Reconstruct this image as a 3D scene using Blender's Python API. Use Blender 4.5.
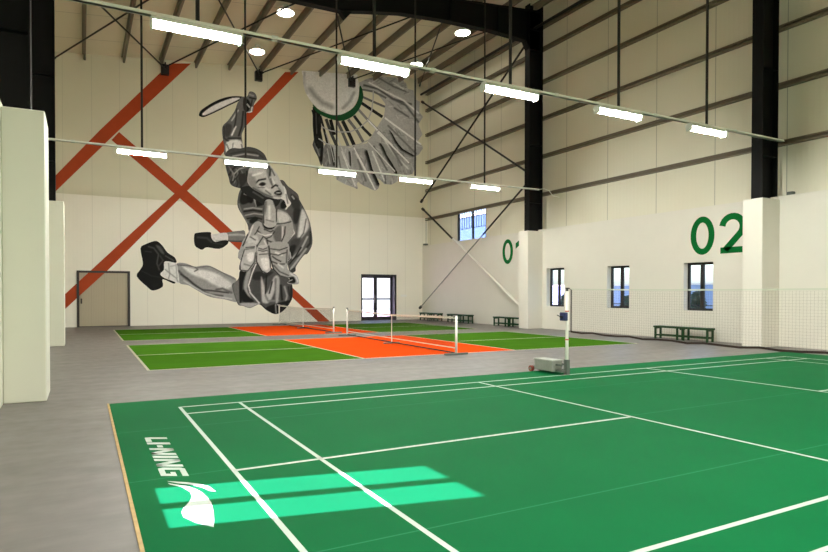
import bpy, math, random
import numpy as np
from mathutils import Vector, Matrix
from mathutils.geometry import delaunay_2d_cdt

scene = bpy.context.scene
for o in list(bpy.data.objects):
    bpy.data.objects.remove(o, do_unlink=True)
C = scene.collection
R = math.radians
random.seed(4)

# ------------------------------------------------------------------ camera
F_PX, PX, PY = 589.1, 382.3, 301.3
YAW, PITCH = 0.4707, -0.0134
CAM = Vector((-7.785, -4.862, 1.466))
cd = bpy.data.cameras.new('camera')
cam = bpy.data.objects.new('camera', cd)
C.objects.link(cam)
cam.location = CAM
cam.rotation_euler = (math.pi / 2 + PITCH, 0, -YAW)
cd.sensor_width = 36.0
cd.lens = F_PX * 36.0 / 828.0
cd.shift_x = (414 - PX) / 828.0
cd.shift_y = (PY - 276) / 828.0
cd.clip_end = 400
scene.camera = cam

# ------------------------------------------------------------------ world, sun, exposure
scene.view_settings.view_transform = 'Standard'
scene.view_settings.look = 'None'
scene.view_settings.exposure = 0.0
scene.view_settings.gamma = 1.0
scene.view_settings.use_curve_mapping = False
scene.cycles.use_denoising = True
scene.cycles.max_bounces = 10
scene.cycles.diffuse_bounces = 6
scene.cycles.transparent_max_bounces = 24
scene.cycles.sample_clamp_indirect = 6.0

LED_STRENGTH = 235.0
BACK_ROW_WATT = 245.0
SUN_DIR = Vector((1.0, -0.198, -0.70)).normalized()

w = bpy.data.worlds.new('World')
scene.world = w
w.use_nodes = True
nt = w.node_tree
bg = nt.nodes['Background']
sky = nt.nodes.new('ShaderNodeTexSky')
sky.sky_type = 'NISHITA'
sky.sun_disc = False
sky.sun_elevation = R(34.5)
sky.sun_rotation = R(-100)
sky.dust_density = 3.0
nt.links.new(sky.outputs[0], bg.inputs[0])
bg.inputs[1].default_value = 0.85

sl = bpy.data.lights.new('sun', 'SUN')
sl.energy = 58.0
sl.angle = R(0.5)
sl.color = (1.0, 0.64, 1.0)
so = bpy.data.objects.new('sun', sl)
C.objects.link(so)
so.rotation_euler = SUN_DIR.to_track_quat('-Z', 'Y').to_euler()
so.location = (-30, 6, 25)

# two further rows of the hall's strip lights, behind the camera
for yy in (-4.9, -10.6):
    for xx in (-6.2, -3.1, 0.0, 3.0, 6.1):
        al = bpy.data.lights.new('strip_light_lamp', 'AREA')
        al.shape = 'RECTANGLE'; al.size = 1.3; al.size_y = 0.14
        al.energy = BACK_ROW_WATT
        al.color = (0.97, 0.975, 0.915)
        ao = bpy.data.objects.new('strip_light_lamp', al)
        C.objects.link(ao)
        ao.location = (xx, yy, 5.5)

# ------------------------------------------------------------------ helpers
def lin(c):
    c = c / 255.0
    return c / 12.92 if c <= 0.04045 else ((c + 0.055) / 1.055) ** 2.4

def srgb(r, g, b):
    return (lin(r), lin(g), lin(b), 1.0)

def cam_axes():
    f = np.array([math.sin(YAW) * math.cos(PITCH), math.cos(YAW) * math.cos(PITCH), math.sin(PITCH)])
    r = np.array([math.cos(YAW), -math.sin(YAW), 0.0])
    return r, np.cross(r, f), f
_AX = cam_axes()

def ray(u, v):
    r, up, f = _AX
    return f + r * (u - PX) / F_PX - up * (v - PY) / F_PX

def on_back(u, v, Y):
    """photo measurement -> metres (X, Z) on the back wall plane"""
    d = ray(u, v); t = (Y - CAM.y) / d[1]
    return CAM.x + d[0] * t, CAM.z + d[2] * t

def on_floor(u, v):
    d = ray(u, v); t = -CAM.z / d[2]
    return CAM.x + d[0] * t, CAM.y + d[1] * t

class MB:
    """collects shapes for ONE mesh object"""
    def __init__(s):
        s.v = []; s.f = []
    def add(s, vs, fs):
        n = len(s.v)
        s.v += [tuple(p) for p in vs]
        s.f += [tuple(i + n for i in f) for f in fs]
        return s
    def box(s, x0, x1, y0, y1, z0, z1):
        v = [(x0, y0, z0), (x1, y0, z0), (x1, y1, z0), (x0, y1, z0), (x0, y0, z1), (x1, y0, z1), (x1, y1, z1), (x0, y1, z1)]
        return s.add(v, [(0, 3, 2, 1), (4, 5, 6, 7), (0, 1, 5, 4), (1, 2, 6, 5), (2, 3, 7, 6), (3, 0, 4, 7)])
    def bbox(s, x0, x1, y0, y1, z0, z1, b):
        """box with chamfered edges all round"""
        v = []; f = []
        c = ((x0, x1), (y0, y1), (z0, z1))
        idx = {}
        for sx in (0, 1):
            for sy in (0, 1):
                for sz in (0, 1):
                    p = [c[0][sx], c[1][sy], c[2][sz]]
                    sg = [b if k == 0 else -b for k in (sx, sy, sz)]
                    for ax in range(3):
                        q = [p[i] + (0 if i == ax else sg[i]) for i in range(3)]
                        idx[(sx, sy, sz, ax)] = len(v); v.append(tuple(q))
        for sx in (0, 1):
            for sy in (0, 1):
                for sz in (0, 1):
                    f.append(tuple(idx[(sx, sy, sz, a)] for a in (0, 1, 2)))
        def k(ax, val, i, j):
            t = [0, 0, 0]; o = [q for q in range(3) if q != ax]
            t[ax] = val; t[o[0]] = i; t[o[1]] = j
            return tuple(t)
        for ax in range(3):
            for val in (0, 1):
                f.append(tuple(idx[k(ax, val, i, j) + (ax,)] for i, j in ((0, 0), (1, 0), (1, 1), (0, 1))))
        for ax in range(3):
            o = [q for q in range(3) if q != ax]
            for i in (0, 1):
                for j in (0, 1):
                    a, bb = k(ax, 0, i, j), k(ax, 1, i, j)
                    f.append((idx[a + (o[0],)], idx[bb + (o[0],)], idx[bb + (o[1],)], idx[a + (o[1],)]))
        return s.add(v, f)
    def tube(s, a, b, r, n=10, r2=None, cap=True):
        a = Vector(a); b = Vector(b); r2 = r if r2 is None else r2
        d = (b - a).normalized()
        u = d.cross(Vector((0, 0, 1)))
        if u.length < 1e-4: u = Vector((1, 0, 0))
        u.normalize(); w_ = d.cross(u)
        vs = []
        for p, rr in ((a, r), (b, r2)):
            for i in range(n):
                t = 2 * math.pi * i / n
                vs.append(p + u * rr * math.cos(t) + w_ * rr * math.sin(t))
        fs = [(i, (i + 1) % n, n + (i + 1) % n, n + i) for i in range(n)]
        if cap: fs += [tuple(range(n))[::-1], tuple(range(n, 2 * n))]
        return s.add(vs, fs)
    def path(s, pts, r, n=8):
        for a, b in zip(pts[:-1], pts[1:]): s.tube(a, b, r, n)
        return s
    def prism(s, prof, axis, a, b):
        """extrude a 2D profile [(p,q)] along axis ('x','y','z') from a to b"""
        n = len(prof)
        def P(t, p, q):
            return {'x': (t, p, q), 'y': (p, t, q), 'z': (p, q, t)}[axis]
        vs = [P(a, *c) for c in prof] + [P(b, *c) for c in prof]
        fs = [(i, (i + 1) % n, n + (i + 1) % n, n + i) for i in range(n)]
        fs += [tuple(range(n))[::-1], tuple(range(n, 2 * n))]
        return s.add(vs, fs)
    def build(s, name, mat, parent=None, smooth=False, bevel=0):
        me = bpy.data.meshes.new(name)
        me.from_pydata(s.v, [], s.f)
        import bmesh
        bm = bmesh.new(); bm.from_mesh(me)
        bmesh.ops.recalc_face_normals(bm, faces=bm.faces)
        bm.to_mesh(me); bm.free()
        if smooth:
            for p in me.polygons: p.use_smooth = True
        me.materials.append(mat)
        o = bpy.data.objects.new(name, me)
        C.objects.link(o)
        if parent is not None:
            o.parent = parent
        if bevel:
            m = o.modifiers.new('bevel', 'BEVEL'); m.width = bevel; m.segments = 2; m.limit_method = 'ANGLE'
        return o

def tag(o, label=None, cat=None, group=None, kind=None):
    if label: o['label'] = label
    if cat: o['category'] = cat
    if group: o['group'] = group
    if kind: o['kind'] = kind
    return o

def empty(name, loc=(0, 0, 0), rz=0.0):
    o = bpy.data.objects.new(name, None)
    o.empty_display_size = 0.2
    o.location = loc; o.rotation_euler = (0, 0, rz)
    C.objects.link(o)
    return o

def copy_tree(o, parent=None):
    c = o.copy(); C.objects.link(c)
    if parent is not None:
        c.parent = parent
    for ch in [k for k in bpy.data.objects if k.parent == o]:
        copy_tree(ch, c)
    return c

def struct(o, label=None, cat=None, group=None):
    return tag(o, label, cat, group, 'structure')

# ------------------------------------------------------------------ materials
def material(name, col, rough=0.6, metal=0.0, var=0.0, scale=6.0, bump=0.0, bscale=60.0, emit=None, spec=0.5):
    m = bpy.data.materials.new(name); m.use_nodes = True
    n = m.node_tree; b = n.nodes['Principled BSDF']
    b.inputs['Base Color'].default_value = col
    b.inputs['Roughness'].default_value = rough
    b.inputs['Metallic'].default_value = metal
    b.inputs['Specular IOR Level'].default_value = spec
    if emit:
        b.inputs['Emission Color'].default_value = emit[0]
        b.inputs['Emission Strength'].default_value = emit[1]
    g = n.nodes.new('ShaderNodeNewGeometry')
    if var:
        t = n.nodes.new('ShaderNodeTexNoise'); t.inputs['Scale'].default_value = scale; t.inputs['Detail'].default_value = 5
        n.links.new(g.outputs['Position'], t.inputs['Vector'])
        r = n.nodes.new('ShaderNodeMapRange')
        r.inputs['From Min'].default_value = 0.3; r.inputs['From Max'].default_value = 0.7
        r.inputs['To Min'].default_value = 1 - var; r.inputs['To Max'].default_value = 1 + var
        n.links.new(t.outputs['Fac'], r.inputs['Value'])
        x = n.nodes.new('ShaderNodeVectorMath'); x.operation = 'SCALE'
        x.inputs[0].default_value = col[:3]
        n.links.new(r.outputs[0], x.inputs['Scale'])
        n.links.new(x.outputs[0], b.inputs['Base Color'])
    if bump:
        t2 = n.nodes.new('ShaderNodeTexNoise'); t2.inputs['Scale'].default_value = bscale
        n.links.new(g.outputs['Position'], t2.inputs['Vector'])
        bp = n.nodes.new('ShaderNodeBump'); bp.inputs['Strength'].default_value = bump; bp.inputs['Distance'].default_value = 0.01
        n.links.new(t2.outputs['Fac'], bp.inputs['Height'])
        n.links.new(bp.outputs[0], b.inputs['Normal'])
    return m

def panel_material(name, col, axis, pitch, rough=0.5, seam=0.55, width=0.018, offset=0.0, ribs=0.0, rib_bump=0.25, var=0.03, axis2=None, pitch2=2.0):
    """sheet metal: seam lines every `pitch` metres along a world axis, fine ribs as bump"""
    m = material(name, col, rough)
    n = m.node_tree; b = n.nodes['Principled BSDF']
    g = n.nodes.new('ShaderNodeNewGeometry'); s = n.nodes.new('ShaderNodeSeparateXYZ')
    n.links.new(g.outputs['Position'], s.inputs[0])
    def math_(op, a, bval=None):
        q = n.nodes.new('ShaderNodeMath'); q.operation = op
        if isinstance(a, (int, float)): q.inputs[0].default_value = a
        else: n.links.new(a, q.inputs[0])
        if bval is not None:
            if isinstance(bval, (int, float)): q.inputs[1].default_value = bval
            else: n.links.new(bval, q.inputs[1])
        return q.outputs[0]
    def line(ax, p, wd, off):
        a = math_('ADD', s.outputs[ax], 100.0 + off)
        fr = math_('MODULO', a, p)
        return math_('LESS_THAN', fr, wd)
    l = line(axis, pitch, width, offset)
    if axis2:
        l = math_('MAXIMUM', l, line(axis2, pitch2, width, 0.4))
    fac = math_('SUBTRACT', 1.0, math_('MULTIPLY', l, 1 - seam))
    t = n.nodes.new('ShaderNodeTexNoise'); t.inputs['Scale'].default_value = 0.9; t.inputs['Detail'].default_value = 4
    n.links.new(g.outputs['Position'], t.inputs['Vector'])
    nv = math_('ADD', 1 - var, math_('MULTIPLY', t.outputs['Fac'], 2 * var))
    x = n.nodes.new('ShaderNodeVectorMath'); x.operation = 'SCALE'; x.inputs[0].default_value = col[:3]
    n.links.new(math_('MULTIPLY', fac, nv), x.inputs['Scale'])
    n.links.new(x.outputs[0], b.inputs['Base Color'])
    if ribs:
        a = math_('ADD', s.outputs[axis], 100.0)
        sn = math_('SINE', math_('MULTIPLY', a, 2 * math.pi / ribs))
        h = math_('POWER', math_('ABSOLUTE', sn), 6.0)
        bp = n.nodes.new('ShaderNodeBump'); bp.inputs['Strength'].default_value = rib_bump; bp.inputs['Distance'].default_value = 0.008
        n.links.new(h, bp.inputs['Height']); n.links.new(bp.outputs[0], b.inputs['Normal'])
    return m

def floor_material():
    m = material('polished_concrete', srgb(120, 116, 112), 0.42, spec=0.35)
    n = m.node_tree; b = n.nodes['Principled BSDF']
    g = n.nodes.new('ShaderNodeNewGeometry')
    mp = n.nodes.new('ShaderNodeMapping'); mp.inputs['Scale'].default_value = (0.35, 1.6, 1)
    n.links.new(g.outputs['Position'], mp.inputs['Vector'])
    t = n.nodes.new('ShaderNodeTexNoise'); t.inputs['Scale'].default_value = 1.6; t.inputs['Detail'].default_value = 7; t.inputs['Roughness'].default_value = 0.65
    n.links.new(mp.outputs[0], t.inputs['Vector'])
    r = n.nodes.new('ShaderNodeValToRGB')
    r.color_ramp.elements[0].position = 0.32; r.color_ramp.elements[0].color = srgb(98, 93, 90)
    r.color_ramp.elements[1].position = 0.72; r.color_ramp.elements[1].color = srgb(119, 113, 109)
    n.links.new(t.outputs['Fac'], r.inputs[0]); n.links.new(r.outputs[0], b.inputs['Base Color'])
    t2 = n.nodes.new('ShaderNodeTexNoise'); t2.inputs['Scale'].default_value = 5; t2.inputs['Detail'].default_value = 6
    n.links.new(g.outputs['Position'], t2.inputs['Vector'])
    r2 = n.nodes.new('ShaderNodeMapRange'); r2.inputs['To Min'].default_value = 0.34; r2.inputs['To Max'].default_value = 0.56
    n.links.new(t2.outputs['Fac'], r2.inputs['Value']); n.links.new(r2.outputs[0], b.inputs['Roughness'])
    return m

def mat_material():
    col = (0.0012, 0.108, 0.031, 1)
    m = material('green_court_vinyl', col, 0.6, spec=0.025, var=0.05, scale=1.2, bump=0.12, bscale=240)
    n = m.node_tree; b = n.nodes['Principled BSDF']
    src = b.inputs['Base Color'].links[0].from_socket
    g = n.nodes.new('ShaderNodeNewGeometry'); s = n.nodes.new('ShaderNodeSeparateXYZ')
    n.links.new(g.outputs['Position'], s.inputs[0])
    a = n.nodes.new('ShaderNodeMath'); a.operation = 'ADD'; a.inputs[1].default_value = 101.75
    n.links.new(s.outputs['Y'], a.inputs[0])
    q = n.nodes.new('ShaderNodeMath'); q.operation = 'MODULO'; q.inputs[1].default_value = 1.8
    n.links.new(a.outputs[0], q.inputs[0])
    # 101.75 % 1.8 = 0.95 -> shift so that a roll seam falls at y = -1.75
    lt = n.nodes.new('ShaderNodeMath'); lt.operation = 'COMPARE'; lt.inputs[1].default_value = (100.0 % 1.8); lt.inputs[2].default_value = 0.006
    n.links.new(q.outputs[0], lt.inputs[0])
    mx = n.nodes.new('ShaderNodeMix'); mx.data_type = 'RGBA'
    mul = n.nodes.new('ShaderNodeMath'); mul.operation = 'MULTIPLY'; mul.inputs[1].default_value = 0.55
    n.links.new(lt.outputs[0], mul.inputs[0])
    n.links.new(mul.outputs[0], mx.inputs[0])
    n.links.new(src, mx.inputs[6]); mx.inputs[7].default_value = (0.04, 0.22, 0.12, 1)
    n.links.new(mx.outputs[2], b.inputs['Base Color'])
    return m

def mural_material():
    m = material('mural_paint', (0.5, 0.5, 0.5, 1), 0.7, spec=0.3)
    n = m.node_tree; b = n.nodes['Principled BSDF']
    a = n.nodes.new('ShaderNodeAttribute'); a.attribute_name = 'paint'
    g = n.nodes.new('ShaderNodeNewGeometry')
    t = n.nodes.new('ShaderNodeTexNoise'); t.inputs['Scale'].default_value = 9; t.inputs['Detail'].default_value = 4; t.inputs['Distortion'].default_value = 1.2
    n.links.new(g.outputs['Position'], t.inputs['Vector'])
    r = n.nodes.new('ShaderNodeMapRange'); r.inputs['From Min'].default_value = 0.3; r.inputs['From Max'].default_value = 0.7
    r.inputs['To Min'].default_value = 0.86; r.inputs['To Max'].default_value = 1.12
    n.links.new(t.outputs['Fac'], r.inputs['Value'])
    x = n.nodes.new('ShaderNodeVectorMath'); x.operation = 'SCALE'
    n.links.new(a.outputs['Color'], x.inputs[0]); n.links.new(r.outputs[0], x.inputs['Scale'])
    n.links.new(x.outputs[0], b.inputs['Base Color'])
    return m

def glass_material(name='window_glass', tint=(0.92, 0.96, 1.0, 1)):
    m = bpy.data.materials.new(name); m.use_nodes = True
    n = m.node_tree; n.nodes.clear()
    out = n.nodes.new('ShaderNodeOutputMaterial')
    tr = n.nodes.new('ShaderNodeBsdfTransparent'); tr.inputs[0].default_value = tint
    gl = n.nodes.new('ShaderNodeBsdfGlossy'); gl.inputs['Roughness'].default_value = 0.02
    fr = n.nodes.new('ShaderNodeFresnel'); fr.inputs['IOR'].default_value = 1.45
    ge = n.nodes.new('ShaderNodeNewGeometry')
    io = n.nodes.new('ShaderNodeMapRange'); io.inputs['To Min'].default_value = 1.45; io.inputs['To Max'].default_value = 1 / 1.45
    n.links.new(ge.outputs['Backfacing'], io.inputs['Value']); n.links.new(io.outputs[0], fr.inputs['IOR'])
    mx = n.nodes.new('ShaderNodeMixShader')
    n.links.new(fr.outputs[0], mx.inputs[0]); n.links.new(tr.outputs[0], mx.inputs[1]); n.links.new(gl.outputs[0], mx.inputs[2])
    n.links.new(mx.outputs[0], out.inputs[0])
    return m

CREAM = srgb(228, 222, 200)
M = {}
M['floor'] = floor_material()
M['wall_low'] = material('cream_painted_wall', srgb(221, 217, 206), 0.55, var=0.012, scale=2.0, bump=0.05, bscale=90)
M['wall_left'] = material('cream_painted_block', srgb(216, 216, 200), 0.55, var=0.012, scale=2.0)
M['wall_back'] = panel_material('cream_liner_panel', srgb(242, 237, 222), 'X', 1.12, 0.5, seam=0.8, width=0.016, offset=0.35, ribs=0.28, rib_bump=0.06)
M['wall_back_up'] = panel_material('dimmed_beige_liner_panel', srgb(218, 213, 187), 'X', 1.12, 0.5, seam=0.8, width=0.016, offset=0.35, ribs=0.28, rib_bump=0.06)  # beige set darker than the lower panels: paints in the shade above the lamps
M['wall_up'] = panel_material('cream_wall_sheet', srgb(222, 218, 198), 'Y', 2.1, 0.5, seam=0.5, width=0.022, offset=0.3, ribs=0.3, rib_bump=0.25)
M['roof'] = panel_material('roof_liner_panel', srgb(224, 216, 193), 'Y', 2.4, 0.55, seam=0.6, width=0.03, offset=0.2, ribs=0.0)
M['black'] = material('black_steel_paint', srgb(8, 8, 9), 0.6, var=0.1, spec=0.2)
M['rod'] = material('dark_rod_paint', srgb(24, 21, 18), 0.5)
M['girt'] = material('brown_primer_steel', srgb(112, 101, 84), 0.55, var=0.08, scale=3)
M['purlin'] = material('grey_brown_purlin', srgb(120, 110, 96), 0.5, var=0.06, scale=3)
M['frame'] = material('black_window_frame', srgb(18, 19, 22), 0.4)
M['glass'] = glass_material()
M['led_body'] = material('white_lamp_housing', srgb(225, 230, 222), 0.4)
M['rail'] = material('white_light_rail', srgb(238, 242, 232), 0.3)
M['led'] = material('lit_diffuser', (1, 1, 1, 1), 0.5, emit=((0.97, 0.98, 0.915, 1), LED_STRENGTH))
M['disc'] = material('lit_high_bay_lens', (1, 1, 1, 1), 0.5, emit=((1.0, 0.93, 0.8, 1), 32.0))
M['mat'] = mat_material()
M['line'] = material('white_court_line', srgb(172, 184, 174), 0.45, var=0.02)
M['ply'] = material('plywood_edge', srgb(176, 146, 92), 0.6, var=0.16, scale=14)
M['pb_green'] = material('grass_green_court_paint', (0.052, 0.145, 0.012, 1), 0.7, spec=0.0, var=0.07, scale=1.5)
M['pb_orange'] = material('orange_court_paint', (0.68, 0.07, 0.01, 1), 0.7, spec=0.0, var=0.04, scale=1.5)
M['cream_line'] = material('pale_court_line', srgb(190, 184, 160), 0.55)
M['stripe'] = material('rust_wall_paint', srgb(172, 70, 36), 0.7, spec=0.15, var=0.06, scale=2.5)
M['number'] = material('green_wall_paint', (0.003, 0.125, 0.024, 1), 0.6, var=0.03, spec=0.05)
M['bench'] = material('dark_green_bench_paint', srgb(12, 58, 26), 0.45, spec=0.3, var=0.08, scale=8)
M['white_metal'] = material('white_powder_coat', srgb(240, 238, 230), 0.35)
M['grey_box'] = material('grey_hammered_steel', srgb(138, 140, 132), 0.45, var=0.08, scale=10)
M['grey_dark'] = material('dark_grey_steel', srgb(92, 98, 92), 0.45)
M['wheel'] = material('red_rubber_wheel', srgb(120, 48, 36), 0.6)
M['blue'] = material('navy_winch_plastic', srgb(28, 40, 92), 0.4)
M['cord'] = material('brown_net_cord', srgb(92, 70, 52), 0.8)
M['cord_black'] = material('black_net_cord', srgb(30, 28, 28), 0.8)
M['tape'] = material('white_net_tape', srgb(205, 208, 192), 0.6)
M['tape_dark'] = material('maroon_net_edge', srgb(44, 24, 20), 0.7)
M['door'] = panel_material('beige_door_sheet', srgb(176, 164, 140), 'X', 0.52, 0.5, seam=0.85, width=0.012, ribs=0.13, rib_bump=0.2)
M['dark_brown'] = material('dark_brown_door_frame', srgb(42, 34, 28), 0.5)
M['mural'] = mural_material()
M['grass'] = material('outdoor_lawn', srgb(96, 110, 92), 0.9, var=0.2, scale=1.5)
M['pave'] = material('outdoor_paving', srgb(200, 196, 188), 0.8, var=0.06)
M['blue_clad'] = panel_material('pale_blue_cladding', srgb(150, 176, 216), 'Y', 1.0, 0.5, seam=0.8)
M['navy_clad'] = panel_material('blue_cladding', (.012, .05, .085, 1), 'Y', 1.0, 0.6, seam=0.8)
M['leaf'] = material('dark_leaf', srgb(62, 86, 70), 0.7, var=0.3, scale=5)
M['bark'] = material('grey_bark', srgb(90, 80, 70), 0.9)
M['white_clad'] = material('white_render', srgb(236, 234, 228), 0.7)

# ------------------------------------------------------------------ the shell
XL, XR, XU = -8.73, 9.4, 9.75         # left wall face, right low wall face, right upper sheet face
YB, YF = 23.9, -13.5                  # back and front wall faces
COLS_Y = (14.38, 4.96, -4.46)
LOW = 4.12

def roof_z(x): return 12.62 + 0.1 * x

def wall_with_holes(mb, axis, t0, t1, a0, a1, z0, z1, holes):
    """solid wall of thickness t0..t1 with rectangular holes (a0,a1,z0,z1); axis = the direction it runs"""
    A = sorted({a0, a1, *[h[0] for h in holes], *[h[1] for h in holes]})
    Z = sorted({z0, z1, *[h[2] for h in holes], *[h[3] for h in holes]})
    A = [a for a in A if a0 <= a <= a1]; Z = [z for z in Z if z0 <= z <= z1]
    for i in range(len(A) - 1):
        for j in range(len(Z) - 1):
            am, zm = (A[i] + A[i + 1]) / 2, (Z[j] + Z[j + 1]) / 2
            if any(h[0] < am < h[1] and h[2] < zm < h[3] for h in holes): continue
            if axis == 'y': mb.box(t0, t1, A[i], A[i + 1], Z[j], Z[j + 1])
            else: mb.box(A[i], A[i + 1], t0, t1, Z[j], Z[j + 1])
    return mb

struct(MB().box(-9.8, 10.1, -14, 24.5, -0.2, 0.0).build('floor', M['floor']), 'smooth grey concrete hall floor around the courts', 'floor')

W_RIGHT = [(6.61, 7.60, .92, 2.44), (9.71, 10.69, .93, 2.46), (12.86, 13.86, .93, 2.50)]
W_HIGH = (18.45, 20.95, 4.12, 5.72)
mb = wall_with_holes(MB(), 'y', XR, XU, YF, YB, 0, LOW, W_RIGHT)
o = struct(mb.build('wall_right', M['wall_low']), 'cream lower side wall with small windows and green numbers', 'wall')
mb = wall_with_holes(MB(), 'y', XU, XU + 0.2, YF, YB, LOW, 13.75, [W_HIGH])
struct(mb.build('wall_upper_right', M['wall_up']), 'cream ribbed sheet cladding above the ledge of the numbered wall', 'wall')

D1 = (-7.99, -5.90, 0.0, 2.44)      # beige door
D2 = (5.57, 7.72, 0.0, 2.50)        # glazed door
mb = wall_with_holes(MB(), 'x', YB, YB + 0.35, -9.7, 10.0, 0, 5.75, [D1, D2])
struct(mb.build('wall_back', M['wall_back']), 'cream painted lower end wall with two doors and the mural legs', 'wall')
struct(MB().box(-9.7, 10.0, YB, YB + .35, 5.75, 14.0).build('wall_upper_back', M['wall_back_up']), 'panelled upper end wall, beige darkened for the shade above the lamps', 'wall')  # colour change at lamp height stands in for the light cut-off

# the window the sun comes through sits in the left wall, outside the picture
SW = (-0.735, 0.17, 1.0, 2.65)
mb = wall_with_holes(MB(), 'y', XL - 0.25, XL, YF, YB, 0, 4.0, [SW])
mb.box(-9.75, XL - .25, YF, YB, 3.8, 4.0)
struct(mb.build('wall_left', M['wall_left']))
struct(MB().box(-9.75, -9.5, YF, YB, 4.0, 13.0).build('wall_upper_left', M['wall_up']))
struct(MB().box(-9.8, 10.0, YF - 0.3, YF, 0, 13.9).build('wall_front', M['wall_back']))
mb = MB()
x0, x1 = -9.8, 10.1
mb.add([(x0, -14, roof_z(x0)), (x1, -14, roof_z(x1)), (x1, 24.5, roof_z(x1)), (x0, 24.5, roof_z(x0)),
        (x0, -14, roof_z(x0) + .2), (x1, -14, roof_z(x1) + .2), (x1, 24.5, roof_z(x1) + .2), (x0, 24.5, roof_z(x0) + .2)],
       [(0, 3, 2, 1), (4, 5, 6, 7), (0, 1, 5, 4), (1, 2, 6, 5), (2, 3, 7, 6), (3, 0, 4, 7)])
struct(mb.build('ceiling', M['roof']), 'sloping beige panelled roof lining over the steel purlins', 'ceiling')
# ledge flashing on top of the low wall
struct(MB().box(XR - 0.01, XU, YF, YB, LOW, LOW + 0.03).build('trim_1', M['wall_low']), 'thin cream ledge capping the lower side wall', 'trim')

# column casings (low pilasters)
def pillar(x0, x1, y0, y1, h, label, mat):
    mb = MB().bbox(x0, x1, y0, y1, -0.0, h, 0.012)
    return struct(mb.build('pillar', mat), label, 'pillar', 'cream casings round the feet of the columns')
pillar(8.6, XR, 14.1, 14.66, 4.06, 'cream casing round the black column between numbers 01 and 02', M['wall_low'])
pillar(8.6, XR, 4.69, 5.23, 4.06, 'cream casing round the black column right after number 02', M['wall_low'])
pillar(XL, -8.225, 4.33, 5.25, 3.93, 'big cream casing filling the picture edge beside the grey floor', M['wall_left'])
pillar(XL, -8.235, 13.75, 14.6, 4.02, 'narrow cream casing beyond the big one, near the beige door', M['wall_left'])

# steel columns (I sections)
def i_col(x0, x1, yc, z0, z1, label, fl=0.3, tf=0.03):
    mb = MB()
    mb.box(x0, x0 + tf, yc - fl / 2, yc + fl / 2, z0, z1)
    mb.box(x1 - tf, x1, yc - fl / 2, yc + fl / 2, z0, z1)
    mb.box(x0 + tf, x1 - tf, yc - 0.012, yc + 0.012, z0, z1)
    for z in np.arange(z0 + 1.2, z1 - .5, 2.4):
        mb.box(x0 + tf, x1 - tf, yc - fl / 2 + .01, yc + fl / 2 - .01, z, z + .015)
    return struct(mb.build('steel_column', M['black']), label, 'column', 'black steel columns')
i_col(8.78, XR + 0.1, 14.38, 4.05, roof_z(9) - 0.05, 'black steel column rising between wall numbers 01 and 02')
i_col(8.78, XR + 0.1, 4.96, 4.05, roof_z(9) - 0.05, 'black steel column rising beside the digit 2 of number 02')
i_col(-9.45, -8.42, 4.96, 3.94, roof_z(-9) - 0.05, 'black steel column above the big cream casing at picture edge')
i_col(-9.45, -8.45, 14.38, 4.01, roof_z(-9) - 0.05, 'black steel column above the narrow cream casing near the door')

# haunched roof beam on the column line y = 14.38
def rafter(yc, label):
    low = [(-8.9, 10.3), (-7.4, 10.75), (-5.0, 11.1), (-1.7, 11.33), (0.4, 11.36), (1.2, 11.52), (2.7, 11.78), (4.5, 11.92), (6.9, 11.98), (8.6, 11.92), (8.78, 11.6), (XR, 11.6)]
    def top(x): return 12.34 + 0.1 * x
    mb = MB()
    for (xa, za), (xb, zb) in zip(low[:-1], low[1:]):
        prof = [(xa, za), (xb, zb), (xb, top(xb)), (xa, top(xa))]
        mb.prism(prof, 'y', yc - 0.012, yc + 0.012)
        mb.prism([(xa, za), (xb, zb), (xb, zb + .03), (xa, za + .03)], 'y', yc - .14, yc + .14)
        mb.prism([(xa, top(xa) - .03), (xb, top(xb) - .03), (xb, top(xb)), (xa, top(xa))], 'y', yc - .14, yc + .14)
    for x in (-4.4, 0.1, 0.45, 4.9, 7.2):
        mb.box(x - .012, x + .012, yc - .13, yc + .13, 11.95, top(x))
    mb.prism([(0.28, 11.36), (0.75, 11.4), (0.5, 11.12)], 'y', yc - .1, yc + .1)
    return struct(mb.build('roof_beam', M['black']), label, 'beam')
rafter(14.38, 'deep black haunched roof beam spanning the hall above the lights')

# roof purlins
PX_ = [-7.67, -6.11, -4.55, -3.0, -1.45, 0.1, 1.65, 3.2, 4.75, 6.3, 7.85, 9.1]
for i, x in enumerate(PX_):
    z1 = roof_z(x); z0 = z1 - 0.27
    mb = MB().box(x - .01, x + .01, YF, YB, z0, z1)
    mb.box(x, x + .075, YF, YB, z0, z0 + .012).box(x - .075, x, YF, YB, z1 - .03, z1 - .005)
    mb.box(x + .065, x + .075, YF, YB, z0, z0 + .03)
    struct(mb.build('roof_purlin', M['purlin']), 'brown steel purlin running under the sloping roof lining', 'purlin', 'steel purlins under the roof')
# dark bracket plates where bracing meets the end wall
for x, lab in ((-4.36, 'black bracket plate at the top of the end wall over the rust stripe'), (-0.02, 'black bracket plate at the top of the end wall over the player'), (4.98, 'black bracket plate over the painted shuttlecock')):
    z = roof_z(x)
    mb = MB().box(x - .17, x + .17, YB - .22, YB, z - .72, z - .27).box(x - .02, x + .02, YB - .3, YB, z - .5, z - .2)
    tag(mb.build('brace_bracket', M['rod']), lab, 'bracket', 'brace brackets on the end wall', 'structure')
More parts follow.
